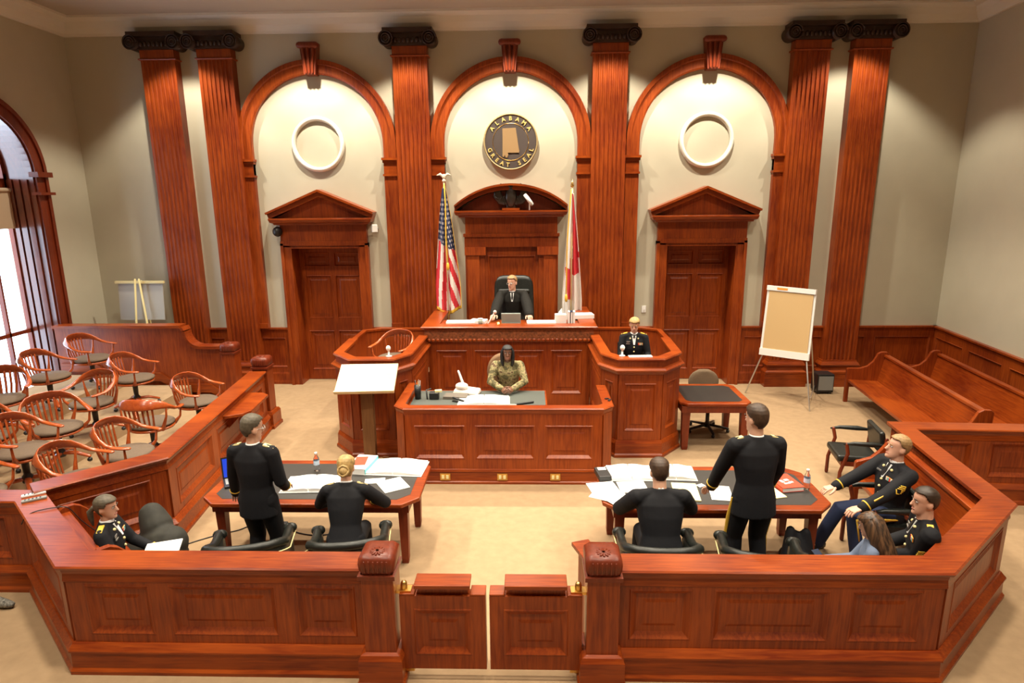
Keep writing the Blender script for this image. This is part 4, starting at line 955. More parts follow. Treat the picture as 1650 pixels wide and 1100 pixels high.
def person(label, loc, face, H=1.76, seat=None, lean=0, side=0, yaw=0, pitch=0, hR=None, hL=None, palmR=(0, 0, -1), palmL=(0, 0, -1), outfit='dress', skin='skin', hair='hair_brown', style='short', female=False, base=0,
           feet=None, rank=True, stripe=False, curl=.35, poleR=None, poleL=None, gold_cuff=True, front=True, fwd=0, hdir=None, bulk=1.0):
    # local frame: +Y is the way the person faces, +X their right hand side
    S = H/1.735; rz = facing(face)
    root = empty('person', label, 'person', (loc[0], loc[1], base), rz)
    inv = (Matrix.Translation((loc[0], loc[1], base)) @ Matrix.Rotation(rz, 4, 'Z')).inverted()
    W = lambda p: inv @ Vector(p)
    jm, tm = OUT[outfit]
    wS = (.9 if female else 1.0)*bulk
    pz = (seat-base+.095) if seat is not None else .93*S
    pel = Vector((0, 0, pz))
    ln = R(lean); sp = Vector((math.sin(R(side)), math.sin(ln), math.cos(ln))).normalized(); fw = Vector((0, math.cos(ln), -math.sin(ln))); rt = fw.cross(sp)
    at = lambda s, f=0: pel+sp*(s*S)+fw*(f*S)
    neck = at(.52, .005)
    hy, hp = R(yaw), R(pitch)
    hm = Matrix.Rotation(hy, 3, 'Z') @ Matrix.Rotation(-hp, 3, 'X')
    hs = S*(.97 if female else 1.0)*1.02
    hc = neck+Vector((sp.x, sp.y*.75, 1)).normalized()*(.150*S)+fw*.012
    HM = Matrix.Translation(hc) @ hm.to_4x4() @ Matrix.Scale(hs, 4)
    sh = {k: at(.455, -.005)+rt*(s*.178*S*wS) for k, s in (('R', 1), ('L', -1))}
    ua, fa = .292*S, .262*S
    tgt = {'R': W(hR) if hR is not None else sh['R']+Vector((.06, .05, -.52*S)), 'L': W(hL) if hL is not None else sh['L']+Vector((-.06, .05, -.52*S))}
    pole = {'R': Vector(poleR or (.5, -.9, -.35)), 'L': Vector(poleL or (-.5, -.9, -.35))}
    el, wr = {}, {}
    for k in 'RL': el[k], wr[k] = ik(sh[k], tgt[k], ua, fa, pole[k])
    hip = {'R': pel+Vector((.09*S, 0, -.01)), 'L': pel+Vector((-.09*S, 0, -.01))}
    if feet is None: feet = {'R': (.12, .02), 'L': (-.12, .02)} if seat is None else {'R': (.13, .46), 'L': (-.13, .44)}
    kn, an = {}, {}
    for k in 'RL': kn[k], an[k] = ik(hip[k], Vector((feet[k][0], feet[k][1], .09*S)), .43*S, .425*S, Vector((0, 1, .3 if seat else .05)))
    # body: one fused surface
    b = MB(); fin = MB()
    def tor(m, rows):
        rings = []
        for s, rx, ry, f in rows:
            c = at(s, f); rings.append([c+rt*(rx*S*math.cos(2*PI*k/20))+fw*(ry*S*math.sin(2*PI*k/20)) for k in range(20)])
        m.quadstrip(rings)
    tor(b, [(-.08, .10*wS, .09, 0), (0, .155*wS, .105, 0), (.12, .13*wS, .095, 0), (.28, .155*wS, .11, .0), (.40, .165*wS, .10, 0), (.48, .10, .075, 0), (.53, .055, .055, .0)])
    b.tube([neck-sp*.04, neck+(hc-neck)*.55], [.056*S*wS, .052*S*wS], 12)
    b.X = HM; b.quadstrip(head_rings()); b.tube([(0, .083, .020), (0, .098, -.010), (0, .108, -.030), (0, .094, -.040)], [.009, .012, .016, .010], 8)
    for s in (-1, 1): b.ell((s*.076, -.012, -.008), .010, .022, .033, 10)
    b.ell((0, .083, -.098), .026, .016, .018, 8); b.X = None
    for k, s in (('R', 1), ('L', -1)):
        b.tube([sh[k], el[k], wr[k]], [.050*S*wS, .041*S*wS, .029*S*wS], 12)
        d = (wr[k]-el[k]).normalized()
        if hdir and k in hdir: d = (inv.to_3x3() @ Vector(hdir[k])).normalized()
        nrm = inv.to_3x3() @ Vector(palmR if k == 'R' else palmL)
        dd = (d-nrm*d.dot(nrm)*.6).normalized()
        thumb = 1 if dd.cross(nrm).dot(rt) * s < 0 else -1
        hand(b, fin, wr[k], dd, nrm, thumb, S*wS*1.03, curl)
        b.tube([hip[k], kn[k], an[k]], [.078*S, .056*S, .040*S], 12)
        b.tube([an[k], Vector((an[k].x, an[k].y+.10*S, .045))], [.045*S, .035*S], 10)
    fin.X = HM
    for s in (-1, 1):
        fin.cur = 1; fin.ell((s*.031, .0785, .006), .0135, .012, .0058, 8); fin.cur = 2; fin.ell((s*.031, .0875, .006), .006, .0045, .0054, 8)
        fin.cur = 3; fin.tube([(s*.016, .094, .025), (s*.033, .094, .030), (s*.050, .081, .025)], [.004, .0052, .003], 6)
    fin.cur = 4; fin.tube([(-.022, .085, -.066), (0, .0945, -.064), (.022, .085, -.066)], [.004, .0075, .004], 6); fin.X = None; fin.cur = 0
    body = baked(b, 'body', .0085, [skin, 'eyew', 'eyed', hair, 'lip'], root, 3, fin)
    # hair
    h = MB(); h.X = HM; h.sm = True
    def keep(p):
        x, y, z = p
        if style == 'bald': return False
        lim = .080 if y > .04 else (.080-(.04-y)*1.3 if y > -.055 else -.072)
        if style in ('bob', 'long', 'pony', 'bun') : lim = .074 if y > .045 else (.074-(.045-y)*1.9 if y > -.02 else -.085)
        if abs(x) > .058 and -.038 < y < .016 and z < .024 and style in ('short', 'bun', 'pony'): return False
        return z > lim
    g = .0065 if style == 'short' else .012
    rg = head_rings(g, 48, 4); idx = {}; vs = []; fs = []
    for i, r in enumerate(rg):
        for j, p in enumerate(r): idx[i, j] = len(vs); vs.append(p)
    for i in range(len(rg)-1):
        for j in range(48):
            q = [idx[i, j], idx[i, (j+1) % 48], idx[i+1, (j+1) % 48], idx[i+1, j]]; c = sum((vs[k] for k in q), Vector())/4
            if keep(c): fs.append(q)
    fs.append([idx[len(rg)-1, j] for j in range(48)])
    if style == 'short':
        for i, v in enumerate(vs):
            k = max(0, min(1, (v.z-.0)/.10)); vs[i] = v+Vector((v.x*.06*k, .006*k, .012*k+.0025*random.random()))
    h.add(vs, fs)
    bm_extra = MB(); bm_extra.X = HM
    if style == 'bun':
        bm_extra.ell((0, -.118, -.028), .052, .042, .05, 12)
        for k in range(5): bm_extra.tube([(.05*math.cos(a*PI/4+k), -.125-.02*math.sin(a), -.028+.05*math.sin(a*PI/4+k)) for a in range(4)], .012, 6)
    if style == 'pony':
        bm_extra.ell((0, -.112, -.01), .03, .03, .03, 8); bm_extra.tube([(0, -.12, -.01), (.0, -.15, -.05), (0, -.145, -.12), (0, -.13, -.19)], [.022, .030, .026, .010], 10)
    if style == 'bob':
        for s in (-1, 1): bm_extra.tube([(s*.058, .0, .085), (s*.088, -.005, .02), (s*.092, -.01, -.06), (s*.085, .005, -.15), (s*.075, .02, -.19)], [(.02, .04), (.024, .06), (.026, .062), (.026, .055), (.018, .03)], 10, up=(1, 0, 0))
        bm_extra.tube([(0, -.10, .03), (0, -.105, -.08), (0, -.09, -.18)], [(.075, .025), (.085, .028), (.07, .02)], 12, up=(1, 0, 0))
    if style == 'long':
        bm_extra.tube([(0, -.04, .085), (0, -.085, .03), (0, -.095, -.10), (0, -.11, -.22), (0, -.125, -.34), (0, -.12, -.42)], [(.06, .05), (.088, .05), (.105, .05), (.12, .048), (.115, .042), (.07, .025)], 16, up=(1, 0, 0))
        for s in (-1, 1): bm_extra.tube([(s*.055, -.01, .085), (s*.082, -.03, .01), (s*.092, -.05, -.12), (s*.10, -.06, -.25), (s*.09, -.07, -.36)], [(.022, .045), (.024, .058), (.028, .055), (.03, .05), (.018, .025)], 10, up=(1, 0, 0))
    o = h.obj('hair', hair, root); md = o.modifiers.new('s', 'SOLIDIFY'); md.thickness = .008*hs; md.offset = -1
    if bm_extra.v: bm_extra.obj({'bun': 'hair_bun', 'pony': 'ponytail', 'bob': 'hair_length', 'long': 'hair_length'}[style], hair, root)
    # jacket
    j = MB()
    sk = -.16 if seat is None else -.07
    rows = [(sk, .185*wS, .138, .0), (sk+.06, .182*wS, .135, .0), (.02, .172*wS, .128, 0), (.13, .148*wS, .115, .0), (.28, .176*wS, .130, .004), (.39, .188*wS, .118, 0), (.455, .15*wS, .092, -.004), (.50, .085, .075, -.002), (.535, .060, .064, 0)]
    if outfit == 'robe': rows = [(sk, .24, .17, .0), (.05, .225, .155, 0), (.2, .21, .145, 0), (.35, .20, .135, 0), (.45, .15, .10, 0), (.50, .085, .078, 0), (.525, .062, .064, 0)]
    tor(j, rows)
    wide = 1.45 if outfit == 'robe' else 1.0
    for k, s in (('R', 1), ('L', -1)):
        j.tube([at(.49)+rt*(s*.06*S), sh[k]], [.050*S, .062*S*wS], 12)
        dd = (wr[k]-el[k]).normalized()
        j.tube([sh[k], sh[k].lerp(el[k], .5), el[k], wr[k]-dd*.005], [.069*S*wS, .064*S*wS*(wide+1)/2, .058*S*wS*wide, .047*S*wS*wide], 14, round_=True)
    if outfit == 'robe':
        for k in 'RL': j.tube([hip[k]+Vector((0, .02, -.02)), kn[k]], [.13*S, .12*S], 12)
    jn = {'robe': 'robe', 'camo': 'camouflage_jacket', 'casual': 'sweater'}.get(outfit, 'dress_jacket')
    jack = baked(j, jn, .011, [jm], root, 4)
    # trousers and shoes
    tr = MB(); tr.tube([pel+sp*.03, pel-Vector((0, 0, .03))], [(.165*S*wS, .12*S)]*2, 16, up=rt)
    for k in 'RL':
        tr.tube([hip[k], hip[k].lerp(kn[k], .5), kn[k], kn[k].lerp(an[k], .5), an[k]-Vector((0, 0, .02))], [.100*S, .090*S, .076*S, .068*S, .064*S], 14)
    baked(tr, 'trousers', .012, [tm], root, 4)
    for k in 'RL':
        s_ = MB(); a = an[k]; s_.tube([(a.x, a.y-.05*S, .05*S), (a.x, a.y+.06*S, .048*S), (a.x*1.08, a.y+.16*S, .036*S), (a.x*1.1, a.y+.20*S, .03*S)], [(.036*S, .05*S), (.042*S, .045*S), (.044*S, .034*S), (.03*S, .024*S)], 12, up=(1, 0, 0)); s_.obj('shoe', 'shoe', root)
    def frontp(s, x, extra=0): # point on the jacket front
        prev = rows[0]
        for r in rows:
            if r[0] >= s: break
            prev = r
        f = 0 if r[0] == prev[0] else (s-prev[0])/(r[0]-prev[0])
        rx, ry, ff = [prev[i]+(r[i]-prev[i])*f for i in (1, 2, 3)]
        rx *= S; ry *= S
        xx = max(-rx*.95, min(rx*.95, x)); return at(s, ff)+rt*xx+fw*(ry*math.sqrt(1-(xx/rx)**2)+extra)
    if outfit in ('dress', 'dressblue', 'robe', 'suit'):
        c = MB(); n_ = 20; rings = []
        for z, k in ((-.015, 1.06), (.022, .98), (.026, .94), (-.005, .98)):
            rings.append([neck+(hc-neck).normalized()*(z)+rt*(.060*S*k*math.cos(2*PI*a/n_))+fw*(.062*S*k*math.sin(2*PI*a/n_)) for a in range(n_)])
        c.sm = True; c.quadstrip(rings, cap=False); o = c.obj('shirt_collar', 'shirt', root)
        if front:
            c = MB(); q = [frontp(.50, -.035, .006), frontp(.50, .035, .006), frontp(.36, .012, .008), frontp(.36, -.012, .008)]
            c.add([p for p in q]+[p-fw*.02 for p in q], [[0, 1, 2, 3], [4, 7, 6, 5], [0, 4, 5, 1], [1, 5, 6, 2], [2, 6, 7, 3], [3, 7, 4, 0]]); c.obj('shirt_front', 'shirt', root)
            c = MB(); q = [frontp(.505, -.012, .012), frontp(.505, .012, .012), frontp(.42 if outfit != 'dress' or not female else .47, .018, .014), frontp(.37 if not female else .47, 0, .014), frontp(.42 if not female else .47, -.018, .014)]
            c.add([p for p in q]+[p-fw*.01 for p in q], [[0, 1, 2, 3, 4], [9, 8, 7, 6, 5]]+[[i, (i+1) % 5, (i+1) % 5+5, i+5] for i in range(5)]); c.obj('neck_tie', 'black', root)
    if outfit in ('dress', 'dressblue') and rank:
        for k, s in (('R', 1), ('L', -1)):
            a = sh[k]+sp*.058*S-rt*(s*.005); dirv = (rt*s-sp*.28).normalized(); c = MB()
            c.obox(a-dirv*.010, dirv*.052*S, fw*.024*S, sp*.006); o = c.obj('shoulder_board', 'goldpale' if rank == True else 'goldcloth', root)
            if rank == True:
                c = MB(); c.obox(a-dirv*.010+sp*.007, dirv*.020*S, fw*.009*S, sp*.002); c.obj('rank_bar', 'black', o)
        if front:
            for i in range(4):
                c = MB(); c.ell(frontp(.32-.075*i, 0, .004), .013, .013, .013, 8); c.obj('button', 'goldpale', root)
            c = MB(); c.obox(frontp(.37, -.095*wS, .004), rt*.042, sp*.018, fw*.004); o = c.obj('ribbon_rack', 'orange', root)
            for i in range(3):
                c = MB(); c.obox(frontp(.37, -.095*wS, .009)+rt*(.024*(i-1)), rt*.006, sp*.017, fw*.002); c.obj('ribbon', ['cyan', 'white', 'stripeR'][i], o)
            c = MB(); c.obox(frontp(.37, .095*wS, .004), rt*.036, sp*.006, fw*.004); c.obox(frontp(.40, .095*wS, .004), rt*.028, sp*.012, fw*.003); c.obj('name_badge', 'silver', root)
            for s in (-1, 1):
                c = MB(); c.ell(frontp(.455, s*.062, .004), .014, .014, .014, 8); c.obj('collar_disc', 'goldpale', root)
    if gold_cuff and outfit in ('dress', 'dressblue'):
        for k in 'RL':
            dd = (wr[k]-el[k]).normalized(); c = MB(); p = wr[k]-dd*.055; c.tube([p, p+dd*.012], .053*S*wS, 16, round_=False); c.obj('cuff_braid', 'goldcloth', root)
    if stripe:
        for k, s in (('R', 1), ('L', -1)):
            c = MB(); off = Vector((s, 0, .0)); P = [hip[k]+off*.098*S, hip[k].lerp(kn[k], .5)+off*.089*S, kn[k]+off*.075*S, kn[k].lerp(an[k], .5)+off*.066*S, an[k]+off*.062*S]
            c.tube(P, (.008, .022), 8, up=(1, 0, 0)); c.obj('trouser_stripe', 'goldcloth', root)
    root_pts = dict(neck=neck, hc=hc, sh=sh, el=el, wr=wr, hip=hip, kn=kn, an=an, at=at, rt=rt, fw=fw, sp=sp, S=S, front=frontp, HM=HM)
    return root, root_pts
def chevrons(root, J, k, s):
    # yellow stripes on the upper sleeve
    a = J['sh'][k].lerp(J['el'][k], .55); d = (J['el'][k]-J['sh'][k]).normalized(); out = (J['rt']*s-d*(J['rt']*s).dot(d)).normalized(); f = d.cross(out)
    c = MB()
    for i in range(3):
        p = a+out*.069*1.1+d*(.022*(i-1))
        for q in (-1, 1): c.tube([p-d*.018, p+f*q*.034+d*.012-out*.008], (.006, .006), 6)
    for q in (-1, 1): c.tube([a+out*.068-d*.05+f*q*.03+d*.1-out*.006, a+out*.072+d*.075], .006, 6)
    c.obj('chevron', 'goldcloth', root)
def glasses(root, J):
    c = MB(); c.X = J['HM']
    for s in (-1, 1):
        c.tube([(s*.031+.022*math.cos(a*PI/6), .098, .004+.017*math.sin(a*PI/6)) for a in range(13)], .0022, 6); c.tube([(s*.052, .096, .008), (s*.078, -.01, .005)], .0022, 6)
    c.tube([(-.010, .1, .006), (.010, .1, .006)], .0022, 6); c.obj('glasses', 'silver', root)

r, J = person('judge in black robe seated high at the bench, looking left', (.04, -1.02), -92, 1.80, seat=.97+.52, bulk=1.14, lean=8, yaw=-28, pitch=6, hR=(-.30, -1.62, 1.72), hL=(.36, -1.62, 1.72), outfit='robe', skin='skin_pink', hair='hair_sandy', base=.97, rank=False, gold_cuff=False)
glasses(r, J)
r, J = person('smiling clerk in camouflage uniform with clasped hands at the clerk desk', (.02, -3.42), -90, 1.66, seat=.20+.60, bulk=1.2, poleR=(1, 0, -.5), poleL=(-1, 0, -.5), lean=9, pitch=-2, yaw=4, hR=(-.055, -3.80, 1.035), hL=(.105, -3.80, 1.04), palmR=(.75, .1, -.6), palmL=(-.75, .1, -.6), outfit='camo', skin='skin_dark', hair='hair_black', style='bob', female=True, base=.20, curl=.6, feet={'R': (.13, .40), 'L': (-.13, .40)}, hdir={'R': (.45, -.8, 0), 'L': (-.45, -.8, 0)})
c = MB(); c.tube([J['wr']['L']+Vector((0, 0, 0)), J['wr']['L']+(J['el']['L']-J['wr']['L']).normalized()*-.012], .034, 14, round_=False); c.obj('watch', 'black', r)
r, J = person('young officer with blond hair testifying in the right witness box', (2.03, -2.82), -95, 1.68, seat=.62+.46, bulk=1.08, lean=4, yaw=-6, pitch=14, hR=(1.86, -3.16, 1.26), hL=(2.16, -3.16, 1.26), outfit='dress', skin='skin_pink', hair='hair_blond', style='bun', female=True, base=.62, rank='gold')
r, J = person('standing officer at the left table seen from behind, by the laptop', (-2.30, -7.19), 84, 1.83, yaw=-32, pitch=10, hR=(-2.10, -6.98, 1.0), hL=(-2.62, -6.98, .92), hair='hair_grey', outfit='dress', stripe=False, front=False, feet={'R': (.12, .0), 'L': (-.12, .02)})
glasses(r, J)
r, J = person('officer with blond bun leaning over the left table', (-1.42, -7.33), 95, 1.74, seat=.53, bulk=1.1, lean=20, pitch=22, hR=(-1.27, -6.86, .81), hL=(-1.58, -6.86, .81), hair='hair_blond', style='bun', female=True, outfit='dress', front=False, poleR=(1, .1, -.7), poleL=(-1, .1, -.7), hdir={'R': (-.5, .8, 0), 'L': (.5, .8, 0)}, feet={'R': (.12, .42), 'L': (-.12, .42)})
r, J = person('dark-suited officer seated with his back turned at the right table', (1.58, -7.44), 90, 1.84, seat=.50, bulk=1.14, lean=18, pitch=16, hR=(1.76, -6.90, .81), hL=(1.40, -6.90, .81), hair='hair_brown', outfit='dress', rank=False, gold_cuff=False, front=False, poleR=(1, .1, -.7), poleL=(-1, .1, -.7), hdir={'R': (-.6, .7, 0), 'L': (.6, .7, 0)}, feet={'R': (.14, .45), 'L': (-.14, .45)})
r, J = person('tall standing officer leaning a hand on the right table', (2.48, -7.22), 95, 1.93, yaw=22, pitch=4, lean=4, bulk=1.05, hL=(2.12, -6.84, .80), hR=(2.74, -6.90, 1.0), hair='hair_brown', outfit='dress', stripe=True, front=False, poleL=(-.7, -.6, .1), feet={'R': (.13, .0), 'L': (-.13, .03)})
c = MB(); c.tube([J['wr']['L'], J['wr']['L']+(J['wr']['L']-J['el']['L']).normalized()*.014], .040, 14, round_=False); c.obj('wrist_watch', 'silver', r)
r, J = person('sergeant in decorated dress uniform lounging in an armchair on the right', (4.16, -6.52), 186, 1.84, seat=.43, bulk=1.1, lean=-5, yaw=-14, pitch=-10, hR=(3.58, -6.38, .68), hL=(3.60, -6.84, .62), hair='hair_sandy', skin='skin_pink', outfit='dressblue', rank=False, stripe=True, feet={'R': (.18, .62), 'L': (-.20, .40)})
chevrons(r, J, 'L', -1)
for p in (.34,):
    c = MB(); c.obox(J['front'](.37, -.095, .006), J['rt']*.05, J['sp']*.02, J['fw']*.004); rk = c.obj('ribbon_rack', 'orange', r)
    for i, m in enumerate(('white', 'stripeR', 'cyan', 'white')):
        c = MB(); c.obox(J['front'](.37, -.095, .011)+J['rt']*(.024*(i-1.5)), J['rt']*.007, J['sp']*.018, J['fw']*.003); c.obj('ribbon', m, rk)
    for i in range(4):
        c = MB(); c.ell(J['front'](.34-.075*i, 0, .004), .014, .014, .014, 8); c.obj('button', 'goldpale', r)
    c = MB(); c.obox(J['front'](.40, .09, .004), J['rt']*.035, J['sp']*.008, J['fw']*.004); c.obj('name_badge', 'silver', r)
    for s in (-1, 1):
        c = MB(); c.ell(J['front'](.455, s*.062, .004), .015, .015, .015, 8); c.obj('collar_disc', 'goldpale', r)
    c = MB(); a = J['el']['L'].lerp(J['wr']['L'], .45); d = (J['wr']['L']-J['el']['L']).normalized(); c.obox(a+Vector((0, 0, .045))-J['rt']*.035, d*.05, d.cross(Vector((0, 0, 1)))*.018, Vector((0, 0, .006))); c.obj('service_stripes', 'goldcloth', r)
r, J = person('soldier with dark cropped hair in the right corner of the railing', (3.82, -7.69), 158, 1.74, bulk=1.2, seat=.445, lean=2, yaw=12, pitch=0, hR=(3.66, -7.34, .62), hL=(3.62, -7.54, .62), hair='hair_dark', skin='skin_pink', outfit='dress', rank='gold', feet={'R': (.14, .46), 'L': (-.14, .44)})
chevrons(r, J, 'L', -1)
r, J = person('woman with long brown hair seated behind the right railing', (3.42, -7.74), 150, 1.58, seat=.30, lean=9, yaw=-16, pitch=20, hR=(3.06, -7.52, .56), hL=(3.04, -7.68, .56), hair='hair_long', style='long', female=True, outfit='casual', feet={'R': (.12, .44), 'L': (-.12, .42)})
r, J = person('ponytailed soldier sitting in the left corner of the railing', (-3.50, -7.66), 18, 1.60, seat=.40, bulk=1.1, lean=0, yaw=-8, pitch=4, hR=(-3.14, -7.74, .58), hL=(-3.20, -7.46, .58), hair='hair_grey', skin='skin_pink', style='pony', female=True, outfit='dress', rank='gold', feet={'R': (.12, .44), 'L': (-.12, .42)})
# ------------------------------------------------------------------ flags
def flag(label, x, y, zt, wid, length, kind, skew):
    t = T('flag_on_pole', label, 'flag', (x, y, .97), 'flags beside the judge')
    z0 = .97
    mb = MB(); mb.tube([(x, y, z0), (x, y, zt)], .016, 10, round_=False); t.part('pole', mb, 'goldpale')
    mb = MB(); mb.lathe([(.16, 0), (.16, .03), (.10, .06), (.03, .10), (.02, .16), (0, .16)], (x, y, z0), 18); t.part('pole_base', mb, 'brass')
    mb = MB()
    if kind == 'us':
        mb.ell((x, y, zt+.03), .035, .035, .035, 10); mb.ell((x, y, zt+.10), .03, .03, .055, 8)
        for s in (-1, 1): mb.tube([(x+s*.01, y, zt+.10), (x+s*.07, y, zt+.15), (x+s*.13, y, zt+.13)], [(.025, .01), (.025, .008), (.008, .004)], 8, up=(0, 0, 1))
        t.part('finial', mb, plain('pale gilt', (.75, .68, .55), .4))
    else:
        mb.lathe([(.0, 0), (.03, .02), (.035, .05), (.012, .10), (0, .16)], (x, y, zt), 12); t.part('finial', mb, 'brass')
    # cloth hanging in folds: u across, v down
    NU, NV = 60, 110; mb = MB(); mb.sm = True; top = zt-.10
    def P(u, v):
        wv = wid*(.12+.88*min(1, v*1.25)**.8); fx = (u-.5)*wv+skew*v*.10
        a = .055*min(1, v*2+.1); yy = a*math.sin(u*PI*5.0+.6*v)+a*.4*math.sin(u*PI*11+2*v)
        hem = .13*abs(u-.45)*2*v if kind == 'us' else .10*abs(u-.6)*2*v
        return (x+fx, y-.04+yy, top-v*length+(hem if v > .3 else hem*v/.3))
    vs = [P(i/NU, j/NV) for j in range(NV+1) for i in range(NU+1)]; mb.v = [Vector(p) for p in vs]
    for j in range(NV):
        for i in range(NU):
            u, v = (i+.5)/NU, (j+.5)/NV
            if kind == 'us':
                if v < .46+.10*(u-.5):
                    m = 0
                    a = (i//3) % 2; b_ = (j//4) % 2
                    if i % 6 == (0 if (j//4) % 2 else 3) and j % 4 in (1, 2) and v > .08: m = 1
                    if i % 6 == (1 if (j//4) % 2 else 4) and j % 4 in (1, 2) and v > .08: m = 1
                else:
                    m = 2 if math.floor((u*.95-v*1.15*(1 if u > .5 else -.18))*7+20) % 2 else 1
                if v > .975 or u > .985: m = 3
            else:
                m = 1
                if u > .52+.1*v and v < .48 and u-.30*v < .86: m = 2
                if .48 <= v < .60 and .38 < u+.25*(.6-v) < .95: m = 2
                if .56 <= v < .80 and u < .52 and u > .05+(v-.56)*.9: m = 2
                if v < .30 and .34 < u < .40: m = 3
                if v > .975: m = 3
            k = j*(NU+1)+i; mb.f.append([k, k+1, k+NU+2, k+NU+1]); mb.m.append(m); mb.s.append(True)
    o = t.part('flag_cloth', mb, ['canton', 'stripeW', 'stripeR', 'goldcloth'])
    md = o.modifiers.new('s', 'SOLIDIFY'); md.thickness = .006
    mb = MB(); pts = [(x+.01, y-.07, top+.06), (x+.03, y-.13, top-.3), (x+.02, y-.14, top-.9), (x+.04, y-.14, top-1.4)] if kind == 'us' else [(x-.02, y-.06, top+.06), (x-.06, y-.12, top-.4), (x-.09, y-.13, top-.9), (x-.10, y-.13, top-1.9)]
    mb.tube(pts, .012, 8); mb.ell((pts[-1][0], pts[-1][1], pts[-1][2]-.06), .03, .03, .08, 8); t.part('cord_and_tassel', mb, 'goldcloth')
flag('striped star-spangled flag hanging left of the judge', -1.24, -.62, 4.10, .50, 2.42, 'us', .3)
flag('white flag with crimson saltire hanging right of the judge', 1.16, -.62, 3.98, .36, 2.55, 'al', .2)

# ------------------------------------------------------------------ things on desks
def sheet(mb, c, sx, sy, rz, z, th=.006, rx=0): mb.cbox((c[0], c[1], z+th/2), sx, sy, th, rz, rx)
def papers(label, c, sx, sy, rz, z, th=.006, mat='paper', group=None, name='paper_sheet', cat='paper'):
    mb = MB(); sheet(mb, (0, 0), sx, sy, 0, 0, th); return single(name, label, cat, mb, mat, (c[0], c[1], z), rz, group)
def binder(label, c, w_, d_, rz, z, group, cover='white'):
    t = empty('open_binder', label, 'binder', (c[0], c[1], z), rz, group)
    mb = MB(); mb.box(-w_/2, w_/2, -d_/2, d_/2, 0, .006); mb.obj('cover', cover, t)
    for s in (-1, 1):
        mb = MB(); N = 6; rings = []
        for k in range(N+1):
            u = k/N; xx = s*(.006+u*(w_/2-.02)); zz = .02+.022*math.sin(PI*min(1, u*1.0+.25))*(1-.55*u)
            rings.append([(xx, -d_/2+.012, .006), (xx, d_/2-.012, .006), (xx, d_/2-.012, .006+zz), (xx, -d_/2+.012, .006+zz)])
        mb.quadstrip(rings); mb.obj('page_stack', 'paper', t)
    mb = MB(); mb.tube([(0, -d_*.3, .025), (0, d_*.3, .025)], .008, 6); mb.obj('ring_spine', 'silver', t)
    return t
def book(label, c, sx, sy, sz, rz, z, mat, marks=False, cat='book', name='book', group=None):
    t = empty(name, label, cat, (c[0], c[1], z), rz, group)
    mb = MB(); mb.box(-sx/2+.006, sx/2-.004, -sy/2+.004, sy/2-.004, .004, sz-.004); mb.obj('pages', 'paper', t)
    mb = MB(); mb.box(-sx/2, sx/2, -sy/2, sy/2, 0, .004); mb.box(-sx/2, sx/2, -sy/2, sy/2, sz-.004, sz); mb.box(-sx/2, -sx/2+.006, -sy/2, sy/2, .0, sz); mb.obj('cover', mat, t)
    if marks:
        mb = MB()
        for (x, y, a, b) in marks: mb.cbox((x*sx, y*sy, sz+.0008), a*sx, b*sy, .0016, R(10)); mb.obj('cover_print', 'white', t) if False else None
        mb.obj('cover_print', 'white', t)
    return t
def bottle(label, c, z):
    t = empty('water_bottle', label, 'bottle', (c[0], c[1], z), 0, 'plastic water bottles')
    mb = MB(); mb.lathe([(.0, .0), (.030, .0), (.033, .01), (.033, .06), (.031, .065), (.033, .07), (.033, .13), (.030, .15), (.014, .185), (.0135, .205), (0, .205)], n=18); mb.obj('bottle_body', 'bottle', t)
    mb = MB(); mb.lathe([(.0, .203), (.016, .203), (.016, .222), (.0, .223)], n=14); mb.obj('cap', 'white', t)
    mb = MB(); mb.lathe([(.0336, .075), (.0336, .125)], n=18); 
    mb.f = [f for f in mb.f if len(f) == 4]; mb.m = mb.m[:len(mb.f)]; mb.s = mb.s[:len(mb.f)]; mb.obj('label_band', plain('pale blue label', (.55, .68, .85), .4), t)
Z = .7635
bottle('clear water bottle on the left counsel table', (-2.10, -6.08), Z); bottle('clear water bottle by the red book on the right table', (3.30, -6.50), Z)
G = 'open binders on the counsel tables'
binder('open white binder on the left table between standing and seated officers', (-2.02, -6.46), .62, .38, R(3), Z, G)
binder('open white binder at the far right end of the left table', (-1.18, -6.02), .66, .42, R(-4), Z, G)
papers('loose papers by the blond officer\'s right elbow', (-1.14, -6.46), .28, .30, R(32), Z, .008, group='loose papers on the left table')
papers('smaller loose sheet beside her red book on the left table', (-1.36, -6.36), .22, .12, R(10), Z, .006, group='loose papers on the left table')
book('thick red and white book in front of the blond officer', (-1.60, -5.99), .24, .40, .07, R(-8), Z, 'white')
o = bpy.data.objects['book']; mb = MB(); mb.cbox((-.02, .02, .0715), .14, .24, .002, R(12)); mb.obj('red_cover_panel', 'red', o); mb = MB(); mb.box(.115, .122, -.2, .2, .004, .066); mb.obj('cyan_edge', 'cyan', o)
t = empty('laptop', 'open laptop with lit blue screen beside the standing officer', 'laptop', (-2.86, -6.38, Z), R(30))
mb = MB(); mb.box(-.17, .17, -.12, .12, 0, .022); mb.obj('base', 'black', t, None, .005)
mb = MB(); mb.box(-.15, .15, -.06, .10, .022, .024); mb.obj('keyboard', 'grey', t)
mb = MB(); mb.cbox((0, .145, .135), .34, .012, .235, 0, R(-14)); lid = mb.obj('lid', 'black', t)
mb = MB(); mb.cbox((0, .1375, .135), .31, .002, .205, 0, R(-14)); mb.obj('screen', 'screen', lid)
mb = MB(); mb.cbox((-.03, .1358, .135), .07, .002, .16, 0, R(-14)); mb.obj('screen_window', 'screenw', lid)
t = empty('computer_mouse', 'white mouse on the table edge by the laptop', 'mouse', (-2.80, -6.66, Z), R(20)); mb = MB(); mb.ell((0, 0, .008), .032, .052, .022); mb.v = [(x, y, max(0, z)) for x, y, z in mb.v]; mb.obj('shell', 'white', t)
